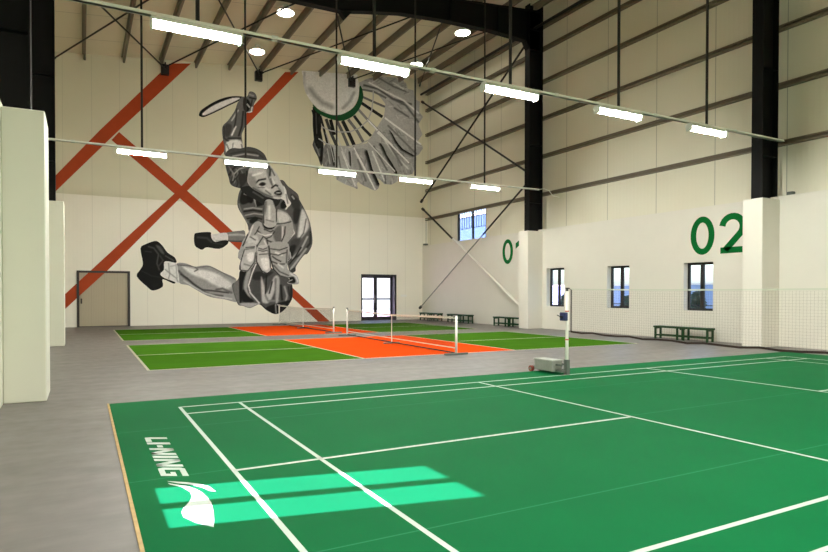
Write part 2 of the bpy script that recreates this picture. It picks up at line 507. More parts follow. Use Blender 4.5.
# roof cross bracing (rods)
nodes = [-8.85, -4.36, 0.05, 4.95, 9.15]
for i in range(4):
    for a, b, dz in ((nodes[i], nodes[i + 1], -0.36), (nodes[i + 1], nodes[i], -0.42)):
        mb = MB().tube((a, YB - .1, roof_z(a) + dz), (b, 14.5, roof_z(b) + dz), 0.032, 8)
        mb.tube((a, YB - .1, roof_z(a) + dz), (a + (b - a) * .02, YB - .3, roof_z(a) + dz), 0.05, 8)
        struct(mb.build('roof_brace', M['rod']), 'dark brace rod crossing diagonally beneath the roof lining', 'brace', 'diagonal brace rods under the roof')

# right wall girts
for i, z in enumerate((5.66, 7.27, 8.87, 10.42, 11.8, 12.75)):
    mb = MB().prism([(XU, z + .07), (XU - .17, z + .07), (XU - .17, z + .02), (XU - .158, z + .02), (XU - .158, z + .058), (XU - .012, z + .058), (XU - .012, z - .058), (XU - .158, z - .058), (XU - .158, z - .02), (XU - .17, z - .02), (XU - .17, z - .07), (XU, z - .07)], 'y', YF, YB)
    nm = ('lowest', 'second lowest', 'third lowest', 'fourth lowest', 'second highest', 'topmost')[i]
    struct(mb.build('wall_girt', M['girt']), nm + ' brown steel girt along the upper side wall', 'girt', 'brown girts on the upper side wall')
# strut and eave tube
struct(MB().tube((9.15, YB - .25, 12.58), (9.15, YF, 12.5), 0.06, 12).build('eave_strut', M['rod']), 'dark round strut running along the top of the side wall', 'strut')

# wall cross bracing in the end bay (white where it crosses the low wall)
def brace(a, b, zsplit, label, rr=0.045, low=None, lr=0.07):
    root = empty('wall_brace', a)
    A = Vector(a); B = Vector(b)
    def rel(p): return tuple(Vector(p) - A)
    if zsplit is None:
        MB().tube((0, 0, 0), rel(B), rr, 10).build('rod', M['rod'], root)
    else:
        t = (zsplit - A.z) / (B.z - A.z); Mid = A + (B - A) * t
        MB().tube((0, 0, 0), rel(Mid), rr, 10).build('rod', M['rod'], root)
        MB().tube(rel(Mid), rel(B), lr, 10).build('painted_rod', low or M['wall_low'], root)
    mb = MB()
    for p, q in ((A, B), (B, A)):
        d = (q - p).normalized()
        mb.tube(rel(p - d * .02), rel(p + d * .16), 0.075, 8)
    mb.build('end_plate', M['rod'] if zsplit is None else M['rod'], root)
    return struct(root, label, 'brace', 'diagonal wall braces of the end bay')
XBR = 9.2
brace((XBR, 23.6, 12.17), (XBR, 14.6, 6.5), None, 'upper dark wall brace falling away from the end wall towards the column')
brace((XBR - .12, 14.6, 12.2), (XBR - .12, 23.5, 6.57), None, 'upper dark wall brace falling from the column towards the end wall')
brace((XBR, 23.55, 6.2), (XBR, 14.75, 0.55), 4.25, 'lower wall brace falling from the end wall, white over the cream wall', 0.05)
brace((XBR - .14, 14.6, 6.2), (XBR - .14, 23.6, 0.65), 4.25, 'lower wall brace falling towards the end wall corner above the benches', 0.04, M['grey_box'], 0.03)

# ------------------------------------------------------------------ windows and doors
def side_window(n, y0, y1, z0, z1, label):
    root = empty('window_%d' % n, (XR + .2, y0, z0))
    X = XR + .2
    h = z1 - z0; wd = y1 - y0
    f = 0.075
    mb = MB()
    mb.box(0, .06, 0, f, 0, h).box(0, .06, wd - f, wd, 0, h).box(0, .06, f, wd - f, 0, f).box(0, .06, f, wd - f, h - f, h)
    mb.box(0, .06, wd * .5 - .06, wd * .5 + .06, f, h - f)
    mb.build('window_frame', M['frame'], root)
    g = MB().box(.025, .031, f, wd * .5 - .06, f, h - f).build('pane', M['glass'], root)
    g = MB().box(.025, .031, wd * .5 + .06, wd - f, f, h - f).build('pane', M['glass'], root)
    MB().box(.0, .03, wd * .5 - .02, wd * .5 + .02, h * .45, h * .52).build('window_handle', M['frame'], root)
    # safety bar across the lower glass, outside
    MB().tube((.075, f, .16), (.075, wd - f, .16), .014, 8).build('guard_bar', M['frame'], root)
    return struct(root, label, 'window')
for n, (h, lab) in enumerate(zip(W_RIGHT, ('black framed two-pane window below the number 02', 'black framed two-pane window midway between the two others', 'black framed two-pane window right beside the net post')), 1):
    side_window(n, *h, lab)

root = empty('window_4', (XU + .04, W_HIGH[0], W_HIGH[2] + .03))
wd = W_HIGH[1] - W_HIGH[0]; h = W_HIGH[3] - W_HIGH[2] - .03
mb = MB().box(0, .08, 0, .1, 0, h).box(0, .08, wd - .12, wd, 0, h).box(0, .08, .1, wd - .1, h - .08, h).box(0, .08, .1, wd - .1, 0, .05).box(0, .08, wd * .47 - .05, wd * .47 + .05, 0, h)
mb.build('window_frame', M['frame'], root)
MB().box(.03, .036, .1, wd * .47 - .05, .05, h - .08).build('pane', M['glass'], root)
MB().box(.03, .036, wd * .47 + .05, wd - .1, .05, h - .08).build('pane', M['glass'], root)
mb = MB()
for k in range(1, 12):
    y = wd * k / 12
    mb.tube((.14, y, h * .42), (.14, y, h - .05), .02, 6)
mb.tube((.14, .1, h * .42), (.14, wd - .1, h * .42), .018, 6)
mb.build('guard_rail', M['grey_dark'], root)
struct(root, 'high black framed window above the cream ledge near the end wall', 'window')

# window in the left wall for the sun (outside the picture)
root = empty('window_5', (XL - .22, SW[0], SW[2]))
wd = SW[1] - SW[0]; h = SW[3] - SW[2]
mb = MB().box(0, .05, 0, .03, 0, h).box(0, .05, wd - .03, wd, 0, h).box(0, .05, .03, wd - .03, 0, .03).box(0, .05, .03, wd - .03, h - .03, h).box(0, .05, wd * .5 - .055, wd * .5 + .055, .03, h - .03)
mb.build('window_frame', M['frame'], root)
MB().box(.02, .026, .03, wd - .03, .03, h - .03).build('pane', M['glass'], root)
struct(root)

# beige sliding door
root = empty('door_1', (D1[0], YB, 0))
wd = D1[1] - D1[0]; h = D1[3]
mb = MB().box(-.02, .08, -.06, .3, 0, h + .02).box(wd - .08, wd + .02, -.06, .3, 0, h + .02).box(.08, wd - .08, -.06, .3, h - .07, h + .02)
mb.build('door_frame', M['dark_brown'], root)
MB().box(.08, wd - .08, .02, .08, .03, h - .07).build('door_panel', M['door'], root)
MB().box(.13, .19, -.03, .03, 1.02, 1.24).tube((.16, -.05, 1.06), (.16, -.05, 1.2), .014).build('door_handle', M['dark_brown'], root)
MB().box(.08, wd - .08, .0, .3, 0.002, .03).build('threshold', M['dark_brown'], root)
struct(root, 'wide beige metal door in a dark frame on the end wall', 'door')

# glazed double door
root = empty('door_2', (D2[0], YB, 0))
wd = D2[1] - D2[0]; h = D2[3]
mb = MB().box(0, .07, -.02, .36, 0, h).box(wd - .12, wd, -.02, .36, 0, h).box(.07, wd - .12, -.02, .36, h - .09, h).box(.07, wd - .07, .28, .36, 0.002, .06)
mb.build('door_frame', M['frame'], root)
for a, b in ((.07, wd * .47), (wd * .47, wd - .12)):
    lf = MB()
    fw = .1
    lf.box(a, a + fw, .3, .35, .06, h - .09).box(b - fw, b, .3, .35, .06, h - .09).box(a + fw, b - fw, .3, .35, .06, .2).box(a + fw, b - fw, .3, .35, h - .19, h - .09).box(a + fw, b - fw, .3, .35, 1.12, 1.2)
    L_ = lf.build('door_leaf', M['frame'], root)
    MB().box(a + fw, b - fw, .322, .328, .2, 1.12).build('pane', M['glass'], L_)
    MB().box(a + fw, b - fw, .322, .328, 1.2, h - .19).build('pane', M['glass'], L_)
    hx = b - fw / 2 if a < .1 else a + fw / 2
    MB().tube((hx, .26, .95), (hx, .26, 1.35), .016).tube((hx, .26, 1.0), (hx, .31, 1.0), .01).tube((hx, .26, 1.3), (hx, .31, 1.3), .01).build('door_handle', M['grey_dark'], L_)
struct(root, 'black framed glazed double door looking out to bright daylight', 'door')

# ------------------------------------------------------------------ outdoors
struct(MB().box(-60, 90, -60, 110, -0.5, -0.21).build('ground', M['grass']), 'pale lawn seen through the windows', 'ground')
struct(MB().box(-12, 16, 24.4, 60, -0.21, -0.06).build('pavement', M['pave']), 'bright paving seen through the glazed door', 'pavement')
b = empty('boundary_wall', (20, 8, -.2))
MB().box(0, .25, 0, 34, 0, 2.1).build('wall_body', M['blue_clad'], b)
MB().box(-.05, .3, -.05, 34.05, 2.1, 2.2).build('coping', M['white_clad'], b)
tag(b, 'long pale blue outdoor wall seen through the small side windows', 'outdoor wall')
b = empty('building', (44, 60, -.2))
MB().box(0, 9, 0, 16, 0, 13.2).build('building_wall', M['navy_clad'], b)
MB().box(-.2, 9.2, -.2, 16.2, 13.2, 13.4).build('roof', M['white_clad'], b)
tag(b, 'blue block seen through the high window near the corner', 'building')
b = empty('building', (6, 52, -.2))
MB().box(0, 30, 0, 8, 0, 6).build('building_wall', M['white_clad'], b)
MB().box(-.2, 30.2, -.2, 8.2, 6, 6.2).build('roof', M['white_clad'], b)
tag(b, 'white building seen through the glazed double door', 'building')

def tree(x, y, hgt, wid, label):
    root = empty('tree', (x, y, -.2))
    MB().tube((0, 0, 0), (0, 0, hgt * .6), .09, 8, .05).build('trunk', M['bark'], root)
    rnd = random.Random(int(x * 10 + y))
    mb = MB()
    for k in range(420):
        a = rnd.uniform(0, 6.28); ph = math.acos(rnd.uniform(-1, 1)); rr = rnd.uniform(.55, 1.0) ** .6
        c = Vector((math.sin(ph) * math.cos(a) * wid * rr, math.sin(ph) * math.sin(a) * wid * rr, hgt * .62 + math.cos(ph) * hgt * .38 * rr))
        u = Vector((rnd.uniform(-1, 1), rnd.uniform(-1, 1), rnd.uniform(-1, 1))).normalized() * .2
        v = u.orthogonal().normalized() * .13
        mb.add([c - u, c + v, c + u, c - v], [(0, 1, 2, 3)])
    mb.build('crown', M['leaf'], root)
    tag(root, label, 'tree')
tree(18.2, 13.25, 1.75, .26, 'small dark tree seen through the window below number 02')
tree(18.0, 17.1, 1.5, .3, 'dark bush seen through the middle side window')
tree(17.5, 21.0, 1.7, .3, 'dark little tree seen through the window beside the net post')

# ------------------------------------------------------------------ badminton court
court = empty('badminton_court', (0, 0, 0))
MX0, MX1, MY0, MY1, MT = -7.48, 7.84, -4.2, 3.7, 0.007
MB().box(MX0, MX1, MY0, MY1, 0.0, MT).build('playing_mat', M['mat'], court)
MB().box(MX0 - .024, MX0, MY0, MY1, 0.0, MT + .004).build('edge_board', M['ply'], court)
LT = MT + .0012
def cline(name, x0, x1, y0, y1):
    return MB().box(x0, x1, y0, y1, MT - .001, LT).build(name, M['line'], court)
hw = .02
cline('baseline', -6.70, -6.66, -3.05, 3.05); cline('baseline', 6.66, 6.70, -3.05, 3.05)
cline('long_service_line', -5.94, -5.90, -3.05, 3.05); cline('long_service_line', 5.90, 5.94, -3.05, 3.05)
cline('short_service_line', -2.02, -1.98, -3.05, 3.05); cline('short_service_line', 1.98, 2.02, -3.05, 3.05)
for y in (3.03, 2.57, -2.57, -3.03): cline('sideline', -6.7, 6.7, y - hw, y + hw)
cline('centre_line', -6.7, -1.98, -hw, hw); cline('centre_line', 1.98, 6.7, -hw, hw)

def flat_poly(mb, pts, z0, z1):
    n = len(pts)
    vs = [(x, y, z0) for x, y in pts] + [(x, y, z1) for x, y in pts]
    mb.add(vs, [tuple(range(n, 2 * n)), tuple(range(n))[::-1]] + [(i, (i + 1) % n, n + (i + 1) % n, n + i) for i in range(n)])

# lettering along the mat edge: letter space s runs along -Y from y = 1.52, height t along +X from x = -7.22
def letter(strokes_, s0, w_, name='letter'):
    mb = MB()
    for poly in strokes_:
        pts = []
        for s_, t_ in poly:
            s_ = s_ * w_ + 0.10 * t_          # italic slant
            pts.append((-7.235 + t_ * 0.20, 1.53 - (s0 + s_)))
        flat_poly(mb, pts, MT - .001, LT + .0003)
    return mb.build(name, M['line'], court)
st = 0.3
letter([[(0, .25), (.1, 0), (1, 0), (1, .25), (.34, .25), (.34, 1), (0, 1)]], 0.0, .20)
letter([[(0, 0), (1, 0), (1, 1), (0, 1)]], .23, .075)
letter([[(0, .38), (1, .38), (1, .62), (0, .62)]], .345, .09)
letter([[(0, 0), (.26, 0), (.26, 1), (0, 1)], [(.74, 0), (1, 0), (1, 1), (.74, 1)], [(.0, 1), (.3, 1), (1, 0), (.7, 0)]], .47, .25)
letter([[(0, 0), (1, 0), (1, 1), (0, 1)]], .76, .075)
letter([[(0, 0), (.26, 0), (.26, 1), (0, 1)], [(.74, 0), (1, 0), (1, 1), (.74, 1)], [(.0, 1), (.3, 1), (1, 0), (.7, 0)]], .875, .25)
letter([[(0, .2), (.12, 0), (1, 0), (1, .22), (.26, .22), (.26, .78), (0, .8)], [(0, .78), (1, .78), (1, 1), (.12, 1), (0, .85)], [(.76, .2), (1, .2), (1, .58), (.55, .58), (.55, .4), (.76, .4)]], 1.16, .25)
# swoosh emblem
Z5 = lambda pts: [on_floor(130 + x / 5.017, 425 + y / 5.017) for x, y in pts]
mb = MB()
flat_poly(mb, Z5([(188, 287), (230, 289), (290, 293), (350, 301), (398, 313), (430, 338), (402, 336), (360, 318), (300, 303), (240, 297)]), MT - .001, LT + .0004)
flat_poly(mb, Z5([(190, 296), (240, 305), (290, 313), (335, 328), (366, 346), (388, 368), (409, 396), (419, 440), (422, 480), (420, 518), (330, 496), (268, 468), (258, 444), (268, 422), (290, 400), (306, 378), (310, 360), (300, 340), (260, 316), (200, 303)]), MT - .001, LT + .0002)
mb.build('emblem', M['line'], court)
tag(court, 'green badminton court mat with white lines and edge lettering', 'badminton court')

# ------------------------------------------------------------------ pickleball courts
def pickle(y0, label):
    root = empty('pickleball_court', (0, y0, 0))
    Wd, Lh, K, l = 6.10, 6.70, 2.13, .05
    MB().box(-Lh, -K, 0, Wd, 0, .004).build('green_zone', M['pb_green'], root)
    MB().box(K, Lh, 0, Wd, 0, .004).build('green_zone', M['pb_green'], root)
    MB().box(-K, K, 0, Wd, 0, .004).build('orange_zone', M['pb_orange'], root)
    def ln(nm, a, b, c, d): MB().box(a, b, c, d, .001, .0055).build(nm, M['cream_line'], root)
    ln('baseline', -Lh, -Lh + l, 0, Wd); ln('baseline', Lh - l, Lh, 0, Wd)
    ln('kitchen_line', -K - l, -K, 0, Wd); ln('kitchen_line', K, K + l, 0, Wd)
    ln('sideline', -Lh, Lh, 0, l); ln('sideline', -Lh, Lh, Wd - l, Wd)
    ln('centre_line', -Lh, -K, Wd / 2 - l / 2, Wd / 2 + l / 2); ln('centre_line', K, Lh, Wd / 2 - l / 2, Wd / 2 + l / 2)
    return tag(root, label, 'pickleball court', 'green and orange pickleball courts')
pickle(7.07, 'green and orange pickleball court just beyond the badminton mat')
pickle(14.92, 'green and orange pickleball court lying against the end wall')

def pickle_net(x, y0, y1, lean, label):
    root = empty('pickleball_net', (x, y0, 0), lean)
    Ln = y1 - y0
    def post(y, hh):
        p = MB().tube((0, y, .05), (0, y, hh), .028, 12).build('post', M['white_metal'], root, smooth=True)
        MB().tube((0, y, hh), (0, y, hh + .03), .034, 12).tube((0, y, hh - .02), (0, y - .12 if y > 1 else y + .12, hh - .04), .012, 8).build('post_cap', M['cord_black'], p)
        MB().tube((-.32, y, .03), (.32, y, .03), .026, 10).build('foot', M['grey_dark'], p)
        return p
    post(0, .94); post(Ln, .94)
    c = MB().tube((0, Ln / 2, .05), (0, Ln / 2, .84), .014, 8).build('centre_post', M['white_metal'], root)
    MB().tube((-.26, Ln / 2, .03), (.26, Ln / 2, .03), .02, 8).build('foot', M['grey_dark'], c)
    MB().tube((0, 0, .05), (0, Ln, .05), .016, 8).build('bottom_bar', M['cord_black'], root)
    def top(y): return .915 - .055 * (1 - abs(2 * y / Ln - 1))
    net = MB(); n = int(Ln / .05)
    r = .0016
    for i in range(n + 1):
        y = .04 + (Ln - .08) * i / n
        net.box(-r, r, y - r, y + r, .17, top(y) - .04)
    for k in range(16):
        for i in range(20):
            ya = .04 + (Ln - .08) * i / 20; yb = .04 + (Ln - .08) * (i + 1) / 20
            za = .17 + (top(ya) - .21) * k / 15; zb = .17 + (top(yb) - .21) * k / 15
            net.prism([(-r, -r), (r, -r), (r, r), (-r, r)], 'y', 0, 1) if False else net.tube((0, ya, za), (0, yb, zb), r, 4, cap=False)
    net.build('net_mesh', M['cord_black'], root)
    tp = MB(); bt = MB()
    for i in range(20):
        ya = .03 + (Ln - .06) * i / 20; yb = .03 + (Ln - .06) * (i + 1) / 20
        tp.prism([(ya, top(ya) - .05), (yb, top(yb) - .05), (yb, top(yb)), (ya, top(ya))], 'x', -.006, .006)
    tp.build('top_tape', M['tape'], root)
    MB().box(-.005, .005, .03, Ln - .03, .155, .178).build('bottom_tape', M['tape'], root)
    return tag(root, label, 'net', 'portable pickleball nets')
pickle_net(0.12, 6.8, 13.75, -0.03, 'portable net with white posts on the nearer pickleball court')
pickle_net(0.42, 15.2, 21.9, 0.0, 'portable net with white posts on the farther pickleball court')

# ------------------------------------------------------------------ badminton net and post
post = empty('net_post', (-0.03, 3.06, MT))
MB().tube((0, 0, .02), (0, 0, 1.50), .027, 16).build('upright', M['white_metal'], post, smooth=True)
M['red'] = material('red_ring_paint', srgb(200, 90, 70), .5)
MB().tube((0, 0, 1.13), (0, 0, 1.15), .036, 16).build('red_ring', M['red'], post)
MB().tube((0, 0, .62), (0, 0, .64), .035, 16).build('red_ring', M['red'], post)
MB().tube((0, 0, 1.50), (0, 0, 1.56), .02, 12).tube((-.03, 0, 1.55), (.05, 0, 1.55), .012, 8).build('pulley', M['frame'], post)
wn = MB().bbox(-.12, -.03, -.06, .07, .97, 1.12, .012).build('winch', M['blue'], post)
MB().tube((-.12, 0, 1.04), (-.16, 0, 1.04), .02, 10).tube((-.15, 0, 1.04), (-.15, .09, 1.07), .008, 6).build('winch_handle', M['frame'], wn)
MB().bbox(-.038, .038, -.042, .045, -.0, .27, .006).build('sleeve', M['grey_dark'], post)
bx = MB().bbox(-.2, .05, .16, .64, .04, .235, .012)
bx.build('weight_box', M['grey_box'], post)
MB().box(-.206, .056, .154, .646, .23, .248).build('box_lid', material('light_grey_steel', srgb(170, 172, 164), .4), post)
mb = MB()
for x in (-.1, .05):
    mb.box(x - .018, x + .018, .02, .2, .04, .08)
    mb.box(x - .018, x + .018, .02, .2, .15, .185)
mb.box(-.12, .07, .0, .04, .04, .08)
mb.build('bracket_arm', M['grey_dark'], post)
for x in (-.21, .02):
    wl = MB().tube((x - .025, .7, .055 - MT), (x + .025, .7, .055 - MT), .055, 18).build('wheel', M['wheel'], post)
    MB().tube((x - .03, .7, .055 - MT), (x + .03, .7, .055 - MT), .028, 12).build('hub', M['grey_dark'], wl)
MB().tube((-.21, .7, .055 - MT), (.02, .7, .055 - MT), .012, 8).box(-.18, -.16, .63, .72, .04, .1).box(-.02, .0, .63, .72, .04, .1).build('axle', M['grey_dark'], post)
tag(post, 'white badminton post on a grey wheeled weight box', 'net post')

net = empty('badminton_net', (0.02, 3.02, 0))
Ln = 6.1
def ntop(y): return 1.55 - .026 * (1 - (2 * y / Ln - 1) ** 2)
mb = MB(); r = .0005
n = 150
for i in range(n + 1):
    y = Ln * i / n
    mb.box(-r, r, -y - r, -y + r, ntop(y) - .76, ntop(y) - .03)
for k in range(20):
    for i in range(16):
        ya, yb = Ln * i / 16, Ln * (i + 1) / 16
        dz = -.76 + .73 * k / 19
        mb.tube((0, -ya, ntop(ya) + dz), (0, -yb, ntop(yb) + dz), r, 4, cap=False)
mb.build('net_mesh', M['cord'], net)
def band(z_of, h_, mat, name, half=.004):
    b_ = MB()
    for i in range(24):
        ya, yb = Ln * i / 24, Ln * (i + 1) / 24
        za, zb = z_of(ya), z_of(yb)
        b_.prism([(-ya, za), (-yb, zb), (-yb, zb + h_), (-ya, za + h_)], 'x', -half, half)
    return b_.build(name, mat, net)
band(lambda y: ntop(y) - .02, .022, M['tape'], 'top_tape')
band(lambda y: ntop(y) - .785 - .012 * math.sin(y * 9), .03, M['tape_dark'], 'bottom_edge')
MB().box(-.008, .008, -.016, .0, .78, 1.54).build('side_edge', M['tape_dark'], net)
MB().tube((0, 0, 1.54), (-.01, .05, 1.55), .005, 6).build('tie_cord', M['tape_dark'], net)
MB().tube((0, 0, .79), (-.01, .03, .78), .005, 6).build('tie_cord', M['tape_dark'], net)
tag(net, 'brown badminton net with white top tape and dark lower edge', 'net')

# ------------------------------------------------------------------ benches
def make_bench():
    root = empty('bench', (0, 0, 0))
    L_, D_, H_ = 1.9, .34, .42
    mb = MB()
    for k in range(3):
        mb.bbox(-D_ / 2 + k * .116, -D_ / 2 + k * .116 + .105, 0, L_, H_ - .06, H_, .008)
    mb.build('seat', M['bench'], root)
    for y in (.03, L_ / 2 - .13, L_ / 2 + .08, L_ - .08):
        for x in (-D_ / 2 + .02, D_ / 2 - .07):
            MB().box(x, x + .05, y, y + .05, 0, H_ - .05).build('leg', M['bench'], root)
    mb = MB()
    for x in (-D_ / 2 + .03, D_ / 2 - .06):
        mb.box(x, x + .03, .05, L_ - .05, .10, .15)
    for y in (.04, L_ / 2, L_ - .07):
        mb.box(-D_ / 2 + .05, D_ / 2 - .05, y, y + .03, .10, .14)
        mb.box(-D_ / 2 + .05, D_ / 2 - .05, y, y + .03, H_ - .1, H_ - .05)
    mb.build('stretcher', M['bench'], root)
    return root
bench = make_bench()
for i, (y, x, lab) in enumerate(((6.36, 8.98, 'dark green slatted bench against the wall below number 02'),
                         (14.8, 8.98, 'dark green bench half hidden behind the cream casing of the column'),
                         (18.6, 8.98, 'dark green bench below the high window, middle of the far three'),
                         (21.35, 8.98, 'dark green bench farthest away in the corner by the end wall'))):
    b = bench if i == 0 else copy_tree(bench)
    b.location = (x, y, 0)
    tag(b, lab, 'bench', 'dark green benches along the side wall')

# ------------------------------------------------------------------ strip lights
def make_strip(ztop):
    root = empty('strip_light', (0, 0, 0))
    mb = MB().prism([(-.105, -.012), (.105, -.012), (.105, .03), (.05, .075), (-.05, .075), (-.105, .03)], 'x', -.68, .68)
    mb.build('housing', M['led_body'], root)
    prof = [(math.cos(t) * .08, -.012 - math.sin(t) * .085) for t in np.linspace(0, math.pi, 11)]
    MB().prism(prof, 'x', -.65, .65).build('diffuser', M['led'], root)
    for s in (-1, 1):
        MB().prism([(-.06, 0), (.06, 0), (.088, -.04), (.07, -.11), (-.07, -.11), (-.088, -.04)], 'x', s * .665 - .014, s * .665 + .014).build('end_cap', M['led_body'], root)
    MB().tube((0, 0, .126), (0, 0, ztop), .032, 8).build('suspension_rod', M['rod'], root)
    return root
ROWS = ((4.62, (-6.17, -3.12, -0.06, 3.02, 6.12), 5.55, 'nearer'), (13.6, (-6.22, -3.2, -0.12, 2.94, 6.02), 5.57, 'farther'))
PLACE = {0: ('first from the cream casing', ), 1: ('second from the cream casing', ), 2: ('middle one', ), 3: ('fourth from the cream casing', ), 4: ('last one before the numbered wall', )}
for Y, xs, z, nm in ROWS:
    for i, x in enumerate(xs):
        L_ = make_strip(roof_z(x) - z)
        L_.location = (x, Y, z)
        tag(L_, 'lit white strip light in the %s row, %s' % (nm, PLACE[i][0]), 'strip light', 'strip lights of the %s row' % nm)
    root = empty('lighting_rail', (0, Y, z + .1))
    xe = 9.38 if nm == 'nearer' else 8.72
    MB().box(XL + .02, xe, -.035, .035, -.025, .025).box(XL + .02, xe, -.05, .05, -.025, -.018).build('channel', M['rail'], root)
    mb = MB()
    for x in np.arange(-8, 8.6, 3.05):
        mb.box(x - .05, x + .05, -.045, .045, -.03, .035)
    mb.build('joint_clip', M['led_body'], root)
    if nm == 'farther':
        MB().path([(8.7, 0, 0), (8.9, -.1, .04), (9.05, -.25, -.06), (9.2, -.3, -.26), (9.5, -.35, -.3)], .014, 8).build('cable', M['rail'], root)
    tag(root, 'pale rail carrying the %s row of strip lights across the hall' % nm, 'lighting rail')

# round high bay lights under the roof
def make_disc():
    root = empty('high_bay_light', (0, 0, 0))
    mb = MB().tube((0, 0, 0), (0, 0, .1), .36, 24, .3).tube((0, 0, .1), (0, 0, .3), .1, 12)
    mb.build('housing', M['led_body'], root)
    MB().tube((0, 0, -.02), (0, 0, .0), .31, 24).build('lens', M['disc'], root)
    return root
d0 = make_disc()
for i, (x, y, lab) in enumerate(((-.78, 17.1, 'round lit ceiling light nearest the roof beam, over the player'), (-.78, 21.2, 'round lit ceiling light close to the end wall, over the player'),
                                 (7.35, 17.0, 'round lit ceiling light nearest the roof beam, beside the side wall'), (7.35, 21.1, 'round lit ceiling light near the end wall corner'))):
    d = d0 if i == 0 else copy_tree(d0)
    d.location = (x, y, roof_z(x) - .31)
    tag(d, lab, 'ceiling light', 'round high bay lights')

# ------------------------------------------------------------------ wall numbers
def ring(mb, cy, cz, ry, rz, t, X, n=48):
    vs = []; fs = []
    for x in (X, XR + .001):
        for k in range(n):
            a = 2 * math.pi * k / n
            vs.append((x, cy + ry * math.cos(a), cz + rz * math.sin(a)))
        for k in range(n):
            a = 2 * math.pi * k / n
            vs.append((x, cy + (ry - t) * math.cos(a), cz + (rz - t) * math.sin(a)))
    for k in range(n):
        j = (k + 1) % n
        fs += [(k, j, n + j, n + k), (k, 2 * n + k, 2 * n + j, j), (n + k, n + j, 3 * n + j, 3 * n + k)]
    mb.add(vs, fs)
def stroke_poly(pts, wdt):
    pts = [Vector(p) for p in pts]; Lf = []; Rt = []
    for i, p in enumerate(pts):
        if i == 0: d = pts[1] - p
        elif i == len(pts) - 1: d = p - pts[-2]
        else: d = (pts[i + 1] - p).normalized() + (p - pts[i - 1]).normalized()
        d.normalize(); nrm = Vector((-d.y, d.x)) * wdt / 2
        Lf.append(p + nrm); Rt.append(p - nrm)
    return Lf, Rt
XN = XR - .004
def num(label, y_far, zc, hgt, digits):
    root = empty('wall_number', (0, 0, 0))
    for ch, yc, wd in digits:
        mb = MB()
        if ch == '0':
            ring(mb, yc, zc, wd / 2, hgt / 2, wd * .24, XN)
        elif ch == '2':
            rr = wd * .40; t = wd * .25
            pts = []
            for k in range(15):
                a = math.radians(172 - k * 15.2)
                pts.append((rr * math.cos(a), hgt / 2 - t / 2 - rr + rr * math.sin(a)))
            pts += [(-wd * .28, -hgt / 2 + t * .5)]
            Lf, Rt = stroke_poly(pts, t)
            n = len(Lf)
            def PT(p, x): return (x, yc - p[0], zc + p[1])
            vs = [PT(p, XN) for p in Lf] + [PT(p, XN) for p in Rt] + [PT(p, XR + .001) for p in Lf] + [PT(p, XR + .001) for p in Rt]
            fs = [(i, i + 1, n + i + 1, n + i) for i in range(n - 1)] + [(i, 2 * n + i, 2 * n + i + 1, i + 1) for i in range(n - 1)] + [(n + i, n + i + 1, 3 * n + i + 1, 3 * n + i) for i in range(n - 1)]
            mb.add(vs, fs)
            mb.box(XN, XR + .001, yc - wd * .5, yc + wd * .47, zc - hgt / 2, zc - hgt / 2 + t * .95)
        else:
            t = wd * .36
            mb.box(XN, XR + .001, yc - t, yc, zc - hgt / 2, zc + hgt / 2)
            mb.prism([(yc, zc + hgt / 2), (yc + wd * .72, zc + hgt * .3), (yc + wd * .72, zc + hgt * .08), (yc, zc + hgt * .3)], 'x', XN, XR + .001)
        mb.build({'0': 'digit_zero', '1': 'digit_one', '2': 'digit_two'}[ch], M['number'], root)
    return tag(root, label, 'wall number')
num('large green painted number 02 on the cream side wall', 7.3, 3.26, 1.19, (('0', 6.97, .79), ('2', 6.02, .78)))
num('green painted number 01 half hidden behind the column casing', 16.8, 3.36, 1.12, (('0', 16.38, .74), ('1', 15.38, .62)))

# ------------------------------------------------------------------ mural on the end wall
def smooth_loop(pts, k=4):
    n = len(pts); out = []
    for i in range(n):
        p0, p1, p2, p3 = (np.array(pts[(i + j - 1) % n], float) for j in range(4))
        for q in range(k):
            t = q / k
            out.append(.5 * ((2 * p1) + (-p0 + p2) * t + (2 * p0 - 5 * p1 + 4 * p2 - p3) * t * t + (-p0 + 3 * p1 - 3 * p2 + p3) * t ** 3))
    return out
def seg_dist(P, a, b):
    a = np.array(a, float); b = np.array(b, float); d = b - a
    t = np.clip(((P - a) @ d) / max(d @ d, 1e-9), 0, 1)
    return np.linalg.norm(P - (a + t[:, None] * d), axis=1)
def inside(P, poly):
    x, y = P[:, 0], P[:, 1]; r = np.zeros(len(P), bool); n = len(poly)
    for i in range(n):
        x1, y1 = poly[i]; x2, y2 = poly[(i + 1) % n]
        if y1 == y2: continue
        c = ((y1 > y) != (y2 > y)) & (x < (x2 - x1) * (y - y1) / (y2 - y1) + x1)
        r ^= c
    return r
LAYER = [0]
def albedo(g, ref):
    return min(.86, .74 * lin(g) / lin(ref))
